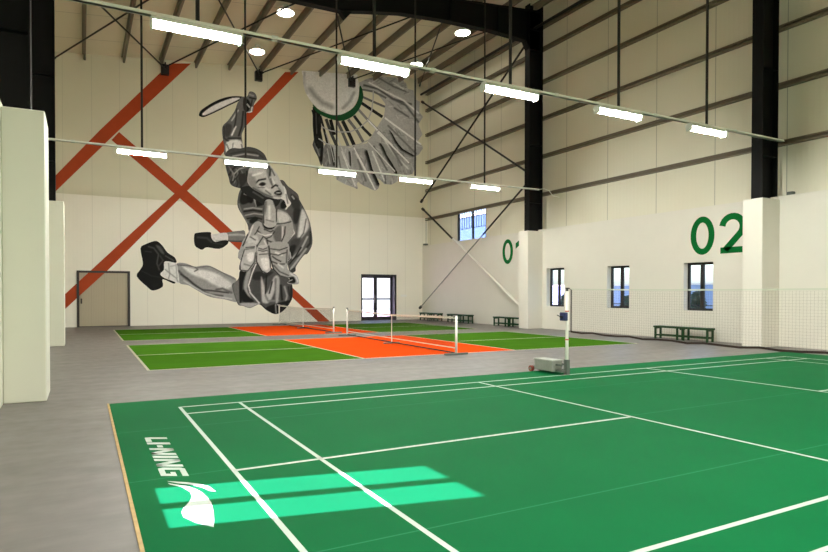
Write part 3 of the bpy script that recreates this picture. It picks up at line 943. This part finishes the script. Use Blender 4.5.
def paint(name, parent, outline, base, strokes=(), ref=212, step=.75, k=4, col=None, contrast=1.3):
    """one painted area: outline in photo measurements laid on the wall, soft brush strokes as paint colour"""
    LAYER[0] += 1
    loop = [tuple(p) for p in (smooth_loop(outline, k) if k > 1 else outline)]
    n = len(loop); Lp = np.array(loop)
    x0, y0 = Lp.min(0); x1, y1 = Lp.max(0)
    gx, gy = np.meshgrid(np.arange(x0, x1, step), np.arange(y0, y1, step))
    P = np.column_stack([gx.ravel(), gy.ravel()])
    P = P[inside(P, loop)]
    if len(P):
        d = np.full(len(P), 1e9)
        for i in range(n): d = np.minimum(d, seg_dist(P, loop[i], loop[(i + 1) % n]))
        P = P[d > step * .45]
    allv = [Vector(p) for p in loop] + [Vector(p) for p in P]
    v, e, f, *_ = delaunay_2d_cdt(allv, [(i, (i + 1) % n) for i in range(n)], [], 1, 1e-6)
    V = np.array([[q.x, q.y] for q in v])
    # keep triangles inside the loop only
    cen = np.array([V[list(t)].mean(0) for t in f]); keep = inside(cen, loop)
    f = [t for t, kk in zip(f, keep) if kk]
    g = np.full(len(V), float(base))
    for sdef in strokes:
        kind, val, wd, soft, pts = sdef
        if kind == 'l':
            d = np.full(len(V), 1e9)
            for a, b_ in zip(pts[:-1], pts[1:]): d = np.minimum(d, seg_dist(V, a, b_))
            a_ = np.clip((wd / 2 + soft - d) / (2 * soft), 0, 1)
        else:
            lp = smooth_loop(pts, 3)
            lp = [tuple(p) for p in lp]
            d = np.full(len(V), 1e9)
            for i in range(len(lp)): d = np.minimum(d, seg_dist(V, lp[i], lp[(i + 1) % len(lp)]))
            d = np.where(inside(V, lp), -d, d)
            a_ = np.clip((soft - d) / (2 * soft), 0, 1)
        a_ = a_ * a_ * (3 - 2 * a_)
        g = g * (1 - a_) + val * a_
    Yp = YB - .0015 - LAYER[0] * .00045
    vs = []
    for p in V:
        x, z = on_back(p[0], p[1], Yp)
        vs.append((x, Yp - (YB if parent is not None else 0), min(z, roof_z(x) - .03)))
    me = bpy.data.meshes.new(name)
    me.from_pydata(vs, [], [tuple(t) for t in f])
    # make the paint face the hall
    import bmesh
    bm = bmesh.new(); bm.from_mesh(me)
    bm.normal_update()
    for fc in bm.faces:
        if fc.normal.y > 0: fc.normal_flip()
    bm.to_mesh(me); bm.free()
    at = me.color_attributes.new('paint', 'FLOAT_COLOR', 'POINT')
    for i, gv in enumerate(g):
        if contrast != 1: gv = 120 + (gv - 128) * contrast
        a_ = albedo(max(0, gv), ref)
        c = (a_ * 1.0, a_ * .985, a_ * .97) if col is None else tuple(q * a_ / max(albedo(base, ref), 1e-4) for q in col[:3])
        at.data[i].color = (*c, 1.0)
    me.materials.append(M['mural'])
    o = bpy.data.objects.new(name, me); C.objects.link(o)
    if parent is not None: o.parent = parent
    return o
def reg(ox, oy, s): return lambda *pts: [(ox + x / s, oy + y / s) for x, y in pts]
rA = reg(190, 85, 7.889); rB = reg(215, 150, 7.889); rC = reg(225, 190, 7.889); rD = reg(225, 245, 7.889)
rE = reg(130, 225, 6.494); rF = reg(295, 65, 7.889); rG = reg(340, 75, 7.889); rH = reg(310, 125, 7.527)
def L(v, wd, pts, soft=None): return ('l', v, wd, soft if soft else max(.5, wd * .45), pts)
def Fp(v, pts, soft=1.0): return ('f', v, 0, soft, pts)

# painted rust stripes
def stripe(pts, label):
    LAYER[0] += 1
    Yp = YB - .0008 - LAYER[0] * .0003
    vs = [(x, YB, min(z, roof_z(x) - .03)) for x, z in (on_back(u, v, YB) for u, v in pts)]
    mb = MB(); n = len(vs)
    fr = [(x, Yp, z) for x, _, z in vs]; bk = [(x, YB - .0004, z) for x, _, z in vs]
    mb.add(fr + bk, [tuple(range(n)), tuple(range(n, 2 * n))[::-1]] + [(i, (i + 1) % n, n + (i + 1) % n, n + i) for i in range(n)])
    return tag(mb.build('painted_stripe', M['stripe']), label, 'painted stripe', 'rust stripes painted on the end wall')
stripe([(40, 191), (55.3, 175.6), (100, 130), (170, 63.5), (191, 63.5), (115, 134), (56, 191), (42, 205)], 'rust stripe climbing to the roof nearest the black column')
stripe([(64, 295), (76, 284), (175, 193), (210, 155), (245, 115), (273, 85), (285, 72), (298.5, 72), (280, 91), (244.5, 127.5), (210, 168), (108, 270), (76, 299), (64, 310)], 'rust stripe climbing from the beige door behind the player')
stripe([(119, 132), (210, 210.5), (241, 239), (293.5, 288.7), (330, 321.5), (318, 321.5), (293, 298), (225, 237.5), (210, 224), (111.5, 140)], 'rust stripe descending behind the player to the floor')

player = empty('painted_player', (0, YB, 0))
tag(player, 'grey mural of a leaping badminton player on the end wall', 'mural')

# trailing leg and shoe
paint('shin', player, rE((590, 62), (650, 45), (712, 38), (745, 40), (745, 110), (712, 112), (640, 108), (600, 104)), 122,
      [L(165, 2.0, rE((610, 66), (700, 62), (740, 66))), L(80, 1.6, rE((610, 104), (700, 108), (740, 106))), L(95, 1.2, rE((632, 60), (634, 105)))])
paint('sock', player, rE((522, 66), (560, 57), (615, 50), (634, 60), (634, 104), (590, 106), (556, 110), (530, 92)), 196, [L(150, 1.2, rE((560, 105), (632, 100)))])
paint('shoe', player, rE((417, 65), (440, 50), (520, 46), (526, 66), (532, 90), (556, 110), (600, 100), (635, 102), (633, 125), (580, 155), (500, 145), (472, 160), (450, 155), (420, 130)), 40,
      [L(70, 2.2, rE((440, 80), (500, 85), (530, 110))), L(20, 1.6, rE((425, 125), (470, 148), (580, 148))), L(62, 1.2, rE((540, 118), (600, 125)))], k=3)

# leading leg and shoe
paint('leg', player, rE((300, 258), (355, 248), (420, 270), (470, 264), (520, 266), (600, 305), (690, 350), (672, 395), (690, 440), (700, 500), (610, 482), (520, 467), (440, 427), (380, 392), (316, 370)), 150,
      [Fp(205, rE((340, 268), (420, 285), (520, 300), (600, 340), (560, 390), (480, 350), (400, 320)), 1.6),
       Fp(196, rE((560, 330), (640, 360), (660, 400), (610, 420), (560, 390)), 1.8),
       L(95, 2.2, rE((318, 300), (350, 335), (400, 372), (450, 420), (520, 452), (600, 462))),
       L(72, 1.4, rE((330, 320), (372, 345), (405, 378), (470, 420), (560, 430), (640, 440))),
       L(185, 1.4, rE((350, 362), (420, 405), (480, 440), (560, 464), (660, 480))),
       L(110, 1.3, rE((420, 270), (440, 290), (420, 300))), L(120, 1.2, rE((440, 275), (520, 268), (600, 308), (680, 352))),
       L(105, 2.0, rE((560, 420), (600, 412), (660, 440))), L(100, 1.0, rE((300, 258), (420, 268)))])
paint('sock', player, rE((222, 240), (250, 233), (300, 248), (312, 300), (320, 372), (298, 374), (250, 352), (198, 322), (214, 290)), 205,
      [L(150, 1.1, rE((250, 250), (258, 320), (250, 350))), L(140, 1.0, rE((230, 290), (300, 345), (312, 368))), L(165, 1.2, rE((300, 255), (306, 360))), L(168, .9, rE((262, 270), (300, 260)))])
paint('shoe', player, rE((68, 152), (100, 125), (160, 104), (188, 112), (215, 140), (245, 180), (290, 210), (300, 245), (250, 236), (222, 242), (220, 290), (196, 318), (225, 345), (292, 370), (280, 380), (212, 352), (213, 400), (150, 426), (110, 400), (44, 334), (66, 290), (84, 250)), 30,
      [L(85, 1.5, rE((120, 140), (155, 150), (185, 190), (175, 250), (190, 290))), Fp(92, rE((165, 130), (200, 140), (225, 190), (200, 180)), 1.2),
       L(72, 1.6, rE((195, 200), (215, 230), (185, 270))), L(66, 1.2, rE((90, 170), (140, 175))), L(55, 1.4, rE((80, 300), (140, 330), (200, 340))),
       L(95, 1.0, rE((230, 200), (285, 232))), L(12, 2.5, rE((90, 260), (100, 200), (80, 165)))], k=3)

# shorts
paint('shorts', player, rD((55, 325), (85, 290), (108, 260), (118, 205), (160, 190), (240, 140), (300, 180), (400, 190), (470, 230), (520, 290), (534, 350), (527, 430), (470, 510), (402, 546), (330, 516), (276, 470), (240, 480), (195, 497), (140, 480), (98, 462)), 92,
      [Fp(118, rD((62, 328), (105, 268), (120, 350), (118, 440), (98, 452)), .8),
       Fp(22, rD((112, 262), (122, 210), (168, 200), (140, 300), (132, 440), (116, 446)), .7),
       Fp(150, rD((172, 215), (205, 195), (182, 300), (178, 360), (215, 438), (175, 400), (148, 330)), .8),
       Fp(24, rD((142, 350), (180, 400), (228, 446), (140, 446)), .8),
       Fp(165, rD((110, 462), (180, 455), (275, 462), (240, 478), (196, 494), (140, 478)), .8),
       Fp(86, rD((215, 290), (282, 282), (292, 430), (250, 444), (216, 380)), 1.0),
       L(232, 1.0, rD((245, 150), (215, 220), (185, 320), (200, 378), (276, 465))),
       Fp(60, rD((235, 215), (300, 210), (380, 215), (300, 270), (220, 270)), 1.2),
       Fp(178, rD((285, 250), (310, 320), (330, 380), (385, 255), (420, 260), (360, 440), (300, 455), (288, 400)), 1.2),
       L(40, 1.2, rD((328, 240), (318, 385))), L(130, 2.0, rD((320, 400), (340, 440), (420, 440))),
       L(120, 2.6, rD((400, 270), (405, 430))), L(60, 1.4, rD((372, 290), (350, 380))),
       Fp(165, rD((410, 260), (432, 280), (420, 440), (400, 460)), .9),
       L(150, 1.8, rD((470, 330), (490, 400), (480, 440))), L(45, 2.0, rD((440, 320), (450, 430))), L(48, 2.4, rD((525, 330), (520, 440))),
       L(60, 1.4, rD((500, 330), (508, 400))),
       Fp(38, rD((330, 490), (400, 465), (525, 435), (470, 512), (402, 544), (335, 516)), 1.0),
       L(30, 1.5, rD((275, 468), (330, 514), (402, 544))),
       L(215, .7, rD((400, 470), (402, 540))), L(190, .6, rD((410, 470), (520, 486)))])

# shirt
paint('shirt', player, rB((205, 305), (178, 390), (182, 455)) + rC((140, 205), (178, 275), (190, 330), (240, 420), (400, 552)) + rD((480, 130), (512, 216), (555, 208), (562, 166), (622, 82)) + rC((652, 500), (688, 425), (682, 320), (662, 230), (622, 140), (590, 82)) + rB((664, 385), (650, 345), (576, 285), (520, 235), (400, 300), (280, 270)), 98,
      [Fp(45, rB((215, 320), (260, 330), (280, 400), (220, 430), (195, 400)), .9), L(150, 1.2, rB((230, 345), (300, 370), (330, 440))),
       L(35, 1.6, rB((290, 320), (330, 390), (390, 420))), L(130, 1.2, rC((110, 110), (130, 180), (180, 260))),
       L(165, 1.2, rC((150, 150), (220, 140), (290, 150))), L(40, 1.4, rC((150, 170), (220, 160), (290, 170))), L(160, 1.2, rC((160, 200), (230, 185), (300, 195))),
       L(45, 1.3, rC((175, 225), (240, 215), (290, 230))), L(150, 1.0, rC((190, 250), (230, 230))), Fp(40, rC((190, 245), (230, 215), (262, 230), (215, 265)), .8),
       Fp(28, rC((180, 30), (225, 45), (215, 100), (180, 90)), .9), Fp(35, rC((250, 70), (300, 60), (310, 110), (240, 130)), 1.0), L(160, 1.0, rC((225, 40), (245, 130))),
       Fp(25, rC((440, 110), (480, 75), (500, 120), (450, 150)), .8), L(215, 1.3, rC((470, 0), (490, 60), (510, 110), (480, 150))),
       Fp(70, rC((520, 30), (590, 90), (580, 170), (530, 130)), 1.2), L(175, 1.3, rC((530, 50), (545, 70))),
       Fp(120, rC((410, 160), (480, 165), (560, 300), (540, 360), (470, 250)), 1.0), L(215, 1.0, rC((420, 160), (490, 190), (548, 340), (485, 415))),
       Fp(48, rC((480, 280), (520, 300), (530, 350), (485, 400)), .9),
       Fp(62, rC((545, 150), (600, 160), (570, 260), (540, 250)), 1.3),
       Fp(195, rC((610, 150), (650, 220), (660, 300), (600, 380), (570, 400), (585, 260)), 1.6),
       L(110, 1.2, rC((640, 230), (620, 340), (560, 420))), L(60, 1.8, rC((675, 330), (672, 420), (600, 510), (520, 545))),
       Fp(80, rC((520, 400), (600, 380), (560, 470), (510, 500)), 1.4), L(165, 1.8, rC((650, 370), (600, 470), (530, 540))),
       Fp(45, rD((505, 20), (560, 5), (520, 110), (500, 110)), 1.2), L(165, 2.0, rD((640, 30), (580, 110), (520, 190))), L(50, 1.4, rD((600, 20), (550, 100), (510, 150))),
       Fp(70, rD((515, 215), (556, 208), (556, 178), (525, 190)), .8), L(190, 1.2, rC((610, 160), (600, 250)))])

# raised arm, racket
paint('arm', player, rA((385, 130), (438, 200), (430, 330), (408, 395), (422, 490), (440, 560), (282, 560), (272, 485), (258, 420), (256, 330), (300, 280), (352, 205)), 92,
      [Fp(185, rA((290, 450), (400, 440), (425, 552), (300, 556)), 1.3), L(50, 1.4, rA((300, 420), (400, 420))), L(60, 1.6, rA((268, 330), (268, 420), (300, 440))),
       L(175, 1.6, rA((360, 330), (330, 395))), Fp(70, rA((280, 310), (330, 320), (310, 400), (275, 400)), 1.2), L(48, 1.6, rA((420, 210), (410, 320), (385, 400))),
       L(150, 1.4, rA((380, 200), (330, 280))), L(60, 1.4, rA((370, 190), (360, 280), (350, 330))), L(95, 1.3, rA((290, 470), (320, 540))), L(120, 1.2, rA((340, 460), (330, 530))), L(90, 1.2, rA((405, 470), (425, 540)))], ref=165)
paint('racket', player, rA((70, 233), (92, 195), (180, 138), (262, 103), (340, 88), (420, 93), (400, 118), (300, 166), (232, 200), (120, 250), (82, 248)), 30,
      [Fp(178, rA((100, 222), (195, 156), (330, 104), (395, 106), (300, 154), (228, 189), (120, 238)), .45)], ref=150)
paint('fist', player, rA((380, 140), (408, 95), (450, 90), (470, 52), (510, 62), (528, 105), (505, 150), (494, 210), (455, 218), (430, 200), (395, 200)), 88,
      [Fp(22, rA((425, 105), (462, 120), (475, 160), (455, 212), (425, 190)), .8), L(165, 1.0, rA((450, 150), (470, 175))), L(175, 1.0, rA((490, 175), (484, 212), (455, 216))), L(120, 1.6, rA((470, 75), (500, 85))), L(40, 1.2, rA((470, 100), (520, 110))), L(45, 1.2, rA((490, 120), (480, 170)))], ref=150)

# head
paint('hair', player, rB((80, 60), (95, 10), (140, -15), (200, -12), (260, -25), (330, -10), (385, 28), (410, 75), (430, 130), (340, 150), (272, 170), (262, 220), (292, 296), (200, 302), (128, 276), (108, 220), (84, 130)), 84,
      [L(140, .6, rB((120, 150), (142, 180), (130, 212))), L(45, .6, rB((140, 160), (160, 190), (148, 222))), L(150, .6, rB((165, 150), (183, 180), (171, 212))), L(40, .6, rB((185, 170), (201, 200), (189, 232))), L(135, .6, rB((150, 200), (164, 230), (152, 262))), L(50, .6, rB((120, 190), (138, 220), (126, 252))), L(128, .6, rB((205, 160), (225, 190), (213, 222))), L(38, .6, rB((225, 190), (235, 220), (223, 252))), L(130, .6, rB((110, 130), (130, 160), (118, 192))), L(45, .6, rB((170, 230), (182, 260), (170, 292))), L(55, 1.4, rB((110, 200), (140, 150), (180, 120))), L(60, 1.3, rB((130, 260), (170, 220), (200, 170))), L(150, 1.2, rB((150, 190), (190, 150), (260, 130))),
       L(45, 1.6, rB((200, 295), (240, 240), (230, 190))), L(70, 1.4, rB((120, 30), (220, 10), (320, 20), (380, 60))), L(150, 1.4, rB((140, 50), (240, 30), (340, 45))), L(60, 1.2, rB((100, 110), (160, 80), (300, 80))),
       L(40, 1.4, rB((250, 170), (255, 230), (285, 280))), L(140, 1.0, rB((120, 150), (150, 190), (140, 240))), Fp(62, rB((190, 200), (240, 190), (240, 260), (200, 285)), 1.2)], ref=190)
paint('neck', player, rB((200, 300), (290, 288), (400, 370), (510, 378), (500, 430), (440, 460), (330, 400), (240, 350)), 55, [L(100, 1.2, rB((300, 330), (380, 380)))])
paint('face', player, rB((262, 180), (275, 140), (330, 105), (420, 105), (442, 130), (490, 190), (518, 250), (546, 305), (548, 360), (512, 388), (440, 376), (360, 340), (292, 300), (256, 250)), 178,
      [Fp(140, rB((262, 180), (310, 260), (380, 330), (460, 370), (400, 372), (300, 310), (258, 250)), 1.6),
       L(40, 1.5, rB((320, 262), (345, 238), (398, 228))), Fp(60, rB((345, 272), (375, 252), (402, 268), (372, 288)), .6), L(20, 1.1, rB((368, 268), (384, 268))), Fp(125, rB((400, 120), (440, 140), (440, 215), (415, 200)), 1.6), L(100, 1.6, rB((300, 300), (380, 345), (450, 372))), L(215, .8, rB((350, 288), (390, 290))), L(95, .9, rB((340, 296), (395, 296))),
       L(50, 1.4, rB((428, 128), (436, 165), (432, 200))), L(90, 1.2, rB((446, 150), (470, 200))),
       L(120, 1.2, rB((420, 210), (445, 270))), L(215, 1.6, rB((440, 220), (470, 265))), L(35, 1.5, rB((448, 298), (478, 276), (494, 284))), L(110, 1.4, rB((440, 225), (452, 280))), Fp(140, rB((270, 200), (300, 190), (330, 260), (300, 280)), 1.8),
       Fp(45, rB((466, 335), (505, 316), (530, 340), (515, 358), (478, 352)), .6), L(200, .7, rB((482, 340), (516, 336))), L(120, 1.0, rB((470, 362), (520, 366))),
       L(120, 1.2, rB((500, 300), (518, 318))), L(105, 1.2, rB((400, 320), (440, 350))), L(200, 2.0, rB((400, 300), (430, 320))), L(205, 2.2, rB((300, 200), (370, 180)))], ref=205)
paint('collar', player, rB((540, 280), (562, 320), (568, 370), (600, 420), (570, 450), (548, 400), (520, 380), (545, 340)), 205, [L(90, .9, rB((560, 350), (575, 420)))])

# reaching hand
paint('palm', player, rC((186, 330), (222, 268), (262, 246), (300, 262), (400, 275), (412, 165), (465, 170), (522, 222), (540, 330), (492, 418), (502, 560), (128, 560), (132, 425), (160, 370)), 158,
      [Fp(190, rC((410, 180), (460, 175), (510, 220), (480, 260), (430, 260)), 1.0), L(70, 1.1, rC((408, 268), (470, 262), (520, 250))),
       Fp(35, rC((295, 250), (310, 300), (370, 310), (400, 275), (340, 295)), .8), L(70, 1.2, rC((310, 310), (360, 330), (380, 320))),
       L(48, 1.1, rC((255, 320), (300, 360), (340, 400), (390, 420), (440, 420))), L(60, 1.0, rC((300, 370), (260, 430), (240, 470))), L(205, 1.2, rC((220, 280), (200, 340), (170, 400))),
       Fp(190, rC((180, 380), (250, 360), (260, 420), (190, 440)), 1.2), L(85, 1.0, rC((150, 430), (200, 430), (240, 462))), L(75, 1.0, rC((200, 370), (240, 395))),
       Fp(110, rC((380, 330), (440, 280), (450, 400), (400, 410)), 1.2), L(200, 1.2, rC((455, 290), (450, 400))), L(50, 1.0, rC((440, 420), (470, 350), (475, 290))),
       L(60, 1.1, rC((330, 400), (345, 450), (350, 552))), L(200, 1.4, rC((310, 400), (330, 440), (280, 450))), L(70, 1.1, rC((360, 440), (430, 450), (480, 440))), L(85, 1.1, rC((370, 480), (430, 490), (480, 470))),
       L(45, 1.0, rC((250, 460), (290, 455), (335, 470))), L(35, 1.3, rC((245, 440), (250, 500), (240, 560))), L(30, 1.4, rC((345, 470), (352, 560))), L(60, .9, rC((270, 290), (250, 330), (235, 350))), L(55, .9, rC((390, 330), (360, 370), (330, 380))), L(50, 1.0, rC((180, 350), (160, 400), (140, 440))), L(215, 1.0, rC((265, 340), (310, 360), (370, 350))), L(60, .9, rC((480, 450), (440, 470), (380, 465))), L(70, .9, rC((390, 500), (440, 505), (480, 495))), L(45, 1.2, rC((500, 420), (498, 500), (505, 552))), L(205, 1.2, rC((490, 430), (495, 540))), L(195, 1.8, rC((400, 520), (460, 530))), L(60, 1.0, rC((380, 540), (420, 552)))])
paint('finger', player, rC((312, 95), (342, 74), (382, 90), (406, 150), (410, 225), (398, 282), (345, 296), (300, 262), (304, 170)), 172,
      [L(45, 1.3, rC((314, 95), (302, 180), (304, 262))), L(205, 2.4, rC((350, 130), (350, 230))), L(50, 1.3, rC((384, 90), (406, 150), (408, 250))), L(120, 1.0, rC((325, 235), (385, 250))), Fp(120, rC((310, 100), (330, 90), (325, 160), (310, 200)), .9)])
paint('finger', player, rD((148, 40), (160, -10), (238, -10), (248, 60), (236, 140), (182, 206), (118, 200), (114, 160)), 176,
      [L(35, 1.2, rD((150, 40), (116, 150), (120, 200), (180, 206))), L(55, .9, rD((165, 20), (232, 14))), Fp(215, rD((175, 70), (225, 60), (220, 120), (185, 130)), 1.2), L(80, 1.2, rD((242, 60), (232, 135), (185, 200))), L(110, 1.0, rD((160, 35), (230, 25))), L(125, 1.2, rD((150, 150), (200, 165)))])
paint('finger', player, rD((248, 70), (262, 10), (335, 5), (350, 90), (364, 185), (322, 222), (288, 206), (245, 130)), 180,
      [L(28, 1.3, rD((248, 60), (246, 130), (290, 206), (322, 222))), L(60, .9, rD((265, 25), (300, 35), (335, 22))), Fp(222, rD((285, 110), (340, 110), (345, 180), (310, 190)), 1.4), L(65, 1.2, rD((340, 40), (356, 120), (362, 180))), L(85, 1.0, rD((262, 40), (300, 50), (335, 40))), L(90, 1.0, rD((270, 75), (335, 70)))])
paint('thumb', player, rD((342, -10), (500, -10), (492, 150), (504, 202), (562, 238), (582, 282), (572, 310), (492, 302), (508, 265), (430, 242), (380, 192), (358, 120)), 160,
      [L(40, 1.1, rD((375, 90), (400, 110), (440, 130))), L(30, 1.3, rD((345, 10), (358, 110), (382, 190), (430, 242))), L(50, 1.0, rD((370, 130), (420, 150), (470, 150))), L(55, .9, rD((360, 30), (430, 40), (490, 20))), L(205, 1.8, rD((400, 60), (450, 80))), L(75, 1.1, rD((360, 70), (420, 80), (480, 60))), L(200, 1.6, rD((420, 150), (460, 180))), L(55, 1.2, rD((440, 245), (500, 262), (540, 255))),
       Fp(28, rD((500, 262), (535, 252), (556, 275), (548, 300), (500, 296)), .7), L(205, 1.2, rD((515, 225), (560, 250), (574, 290))), L(85, 1.2, rD((385, 160), (430, 210), (500, 240))), L(170, 1.0, rD((505, 285), (530, 275))), L(90, 1.2, rD((490, 40), (486, 140)))])

# shuttlecock
shuttle = empty('painted_shuttlecock', (0, YB, 0))
tag(shuttle, 'grey mural of a giant shuttlecock high on the end wall', 'mural')
RS = 138
def ribbon(name, pts, wd, val, ref=RS):
    Lf, Rt = stroke_poly(pts, wd)
    poly = [tuple(p) for p in Lf] + [tuple(p) for p in reversed(Rt)]
    return paint(name, shuttle, poly, val, [], ref, step=3, k=1)
def feather(poly, base, strokes=(), ref=RS):
    rnd = random.Random(int(sum(p[0] * 7 + p[1] for p in poly)))
    xs = [p[0] for p in poly]; ys = [p[1] for p in poly]
    barbs = []
    for q in range(int((max(xs) - min(xs)) * (max(ys) - min(ys)) / 28)):
        px, py = rnd.uniform(min(xs), max(xs)), rnd.uniform(min(ys), max(ys))
        d = Vector((px - 332, py - 85)).normalized()
        a = rnd.choice((-.5, .45)) + rnd.uniform(-.1, .1)
        d = Vector((d.x * math.cos(a) - d.y * math.sin(a), d.x * math.sin(a) + d.y * math.cos(a))) * rnd.uniform(3, 7)
        barbs.append(L(base + rnd.choice((-30, -20, 16, 24)), .5, [(px, py), (px + d.x, py + d.y)], .7))
    return paint('feather', shuttle, poly, base, barbs + list(strokes), ref, k=2, step=.6)
paint('vane_backing', shuttle, rH((70, 140), (100, 150), (180, 160), (300, 170), (430, 135)) + rG((300, 400), (345, 330), (362, 235), (300, 150), (200, 110), (170, 80), (290, 8), (420, 0), (470, 50), (500, 40), (530, 110), (580, 120), (590, 190), (630, 210), (625, 290), (655, 330), (620, 390), (650, 470), (600, 540)) + rH((745, 360), (690, 330), (655, 400), (600, 350), (555, 430), (505, 400), (470, 470), (400, 380), (345, 450), (290, 380), (240, 420), (190, 300), (150, 310), (110, 250), (80, 280), (45, 190)), 122, [], RS, k=1, step=2)
feather(rG((150, 60), (290, 8), (420, 0), (470, 60), (520, 60), (540, 130), (600, 190), (600, 260), (645, 330), (600, 400), (560, 400), (430, 330), (360, 225), (260, 120), (190, 110)), 120,
        [L(70, 1.8, rG((190, 80), (300, 110), (420, 190), (560, 230))), L(150, 1.6, rG((230, 60), (360, 130), (500, 200), (620, 300))), L(85, 1.4, rG((300, 20), (420, 90), (520, 130))), L(145, 1.4, rG((420, 60), (500, 110))), L(78, 1.8, rG((400, 180), (520, 240), (640, 400))), L(82, 1.6, rG((430, 260), (540, 330)))])
feather(rG((330, 440), (350, 335), (430, 400), (560, 500), (650, 560), (640, 600), (600, 640), (520, 600), (440, 520)), 118,
        [L(88, 1.6, rG((380, 400), (480, 500), (600, 620))), L(140, 1.5, rG((360, 450), (470, 560)))])
feather(rH((545, 50), (600, 36), (645, 110), (700, 180), (785, 228), (800, 260), (770, 370), (655, 365), (590, 270), (535, 140)), 112,
        [L(42, 3.0, rH((612, 48), (650, 128), (690, 180), (775, 226))), L(145, 1.5, rH((560, 110), (640, 230), (740, 330))), L(90, 2.0, rH((600, 150), (690, 300)))])
feather(rH((432, 130), (535, 138), (575, 220), (655, 350), (655, 428), (560, 445), (480, 330)), 118,
        [L(42, 3.4, rH((535, 145), (590, 255), (660, 370))), L(160, 1.2, rH((470, 200), (560, 420))), L(80, 1.4, rH((480, 160), (580, 340))), L(75, .9, rH((565, 380), (568, 440)))])
feather(rH((318, 200), (372, 178), (432, 190), (470, 330), (524, 445), (492, 494), (440, 472), (380, 442), (326, 370)), 112,
        [L(38, 4.0, rH((428, 205), (465, 330), (512, 440))), L(155, 1.3, rH((345, 210), (410, 330), (490, 485))), L(85, 1.6, rH((360, 260), (420, 420)))])
feather(rH((188, 200), (232, 158), (304, 200), (312, 310), (360, 470), (330, 470), (200, 412), (192, 320)), 118,
        [L(55, 2.4, rH((300, 205), (308, 300))), L(150, 1.1, rH((240, 200), (340, 460))), L(85, 1.4, rH((215, 240), (240, 380)))])
feather(rH((88, 230), (120, 138), (172, 168), (190, 300), (182, 330), (100, 310)), 92, [L(45, 2.0, rH((165, 180), (180, 300))), L(125, 1.0, rH((130, 180), (150, 290)))])
feather(rH((18, 150), (50, 88), (102, 138), (92, 292), (78, 296), (60, 240)), 68, [L(30, 2.0, rH((92, 150), (84, 270))), L(105, 1.0, rH((40, 140), (70, 230)))])
feather(rH((20, -90), (50, -100), (88, -60), (80, 30), (100, 140), (60, 180), (28, 100)), 42, [L(85, 1.0, rH((50, -60), (60, 60)))])
# quills
for pts, wd, val in ((rF((150, 350), (175, 450), (185, 560)), 5.5, 38), (rF((200, 400), (222, 480), (255, 620)), 2.2, 48), (rF((245, 425), (285, 540), (330, 640)), 3.0, 62), (rF((280, 430), (310, 552)), 3.4, 32),
                     (rF((330, 440), (370, 520), (420, 640)), 3.0, 82), (rF((375, 440), (420, 530), (470, 640)), 3.6, 45), (rF((420, 430), (490, 520), (540, 610)), 2.8, 90), (rF((465, 400), (540, 500), (600, 560)), 2.8, 50),
                     (rF((500, 350), (580, 440), (680, 540)), 2.4, 100), (rF((525, 300), (600, 350), (690, 410)), 3.0, 45), (rF((530, 250), (640, 300), (710, 330)), 2.2, 85), (rF((515, 190), (620, 210), (720, 260)), 2.0, 88)):
    ribbon('quill', pts, wd, val)
for pts, wd, val in ((rG((340, 328), (430, 395), (640, 548)), 1.7, 168), (rG((215, 350), (300, 440), (412, 556)), 1.6, 160), (rH((505, 55), (600, 140), (745, 285)), 1.5, 170), (rH((330, 170), (400, 300), (490, 488)), 1.1, 150), (rH((440, 130), (540, 240), (640, 350)), 1.2, 140), (rH((205, 90), (260, 230), (300, 320)), 1.1, 135), (rH((120, 60), (160, 180), (182, 280)), 1.0, 120)):
    ribbon('quill', pts, wd, val)
# binding threads
ribbon('thread', rG((262, 125), (262, 180), (250, 280), (220, 358), (150, 420), (80, 448), (0, 450), (-70, 440), (-130, 415), (-190, 370)), 1.2, 122)
ribbon('thread', rG((362, 222), (358, 300), (340, 370), (308, 432), (230, 512), (150, 548), (60, 565), (-40, 560), (-110, 540), (-170, 500)), 1.2, 120)
feather(rF((138, 330), (180, 360), (205, 420), (200, 552), (150, 552), (145, 480), (152, 430)), 36, [L(80, .8, rF((165, 380), (172, 540)))])
paint('green_band', shuttle, rF((140, 310), (200, 360), (300, 392), (400, 375), (465, 330), (500, 260), (510, 165), (530, 190), (538, 260), (505, 350), (445, 412), (370, 440), (300, 432), (220, 402), (165, 365)), 40, [], 128, contrast=1, col=(0.004, 0.075, 0.02))
paint('cork', shuttle, rF((70, 30), (62, 90), (66, 150), (85, 220), (135, 300), (190, 350), (270, 388), (340, 395), (402, 375), (462, 330), (496, 260), (505, 170), (492, 90), (480, 25), (280, 10)), 138,
      [L(108, 2.0, rF((75, 60), (72, 150), (95, 230), (150, 310), (230, 372))), L(88, 3.4, rF((120, 190), (160, 245), (220, 300), (290, 330)), 3.2), L(102, 3.0, rF((380, 340), (430, 290), (465, 220))), L(128, 1.8, rF((80, 100), (80, 200), (130, 290))), L(158, 2.0, rF((100, 240), (180, 335), (290, 372), (380, 365)))], 132, contrast=1)

# ------------------------------------------------------------------ small fittings
tag(MB().bbox(8.0, 8.38, YB - .02, YB, 1.28, 1.40, .004).build('wall_plate', M['white_metal']), 'small pale switch plate beside the glazed double door', 'switch plate')
tag(MB().bbox(9.22, 9.42, 23.3, 23.55, LOW + .03, LOW + .12, .01).tube((9.35, 23.42, LOW + .1), (9.35, 23.42, 5.56), .014, 8).build('junction_box', M['grey_dark']), 'small grey box with conduit on the ledge in the corner', 'junction box')
tag(MB().bbox(XR + .05, XR + .2, 4.4, 4.55, LOW + .03, LOW + .13, .01).build('cable_coil', M['grey_dark']), 'small grey fitting on the ledge beside the black column', 'fitting')

print('CHECK', len(bpy.data.objects))
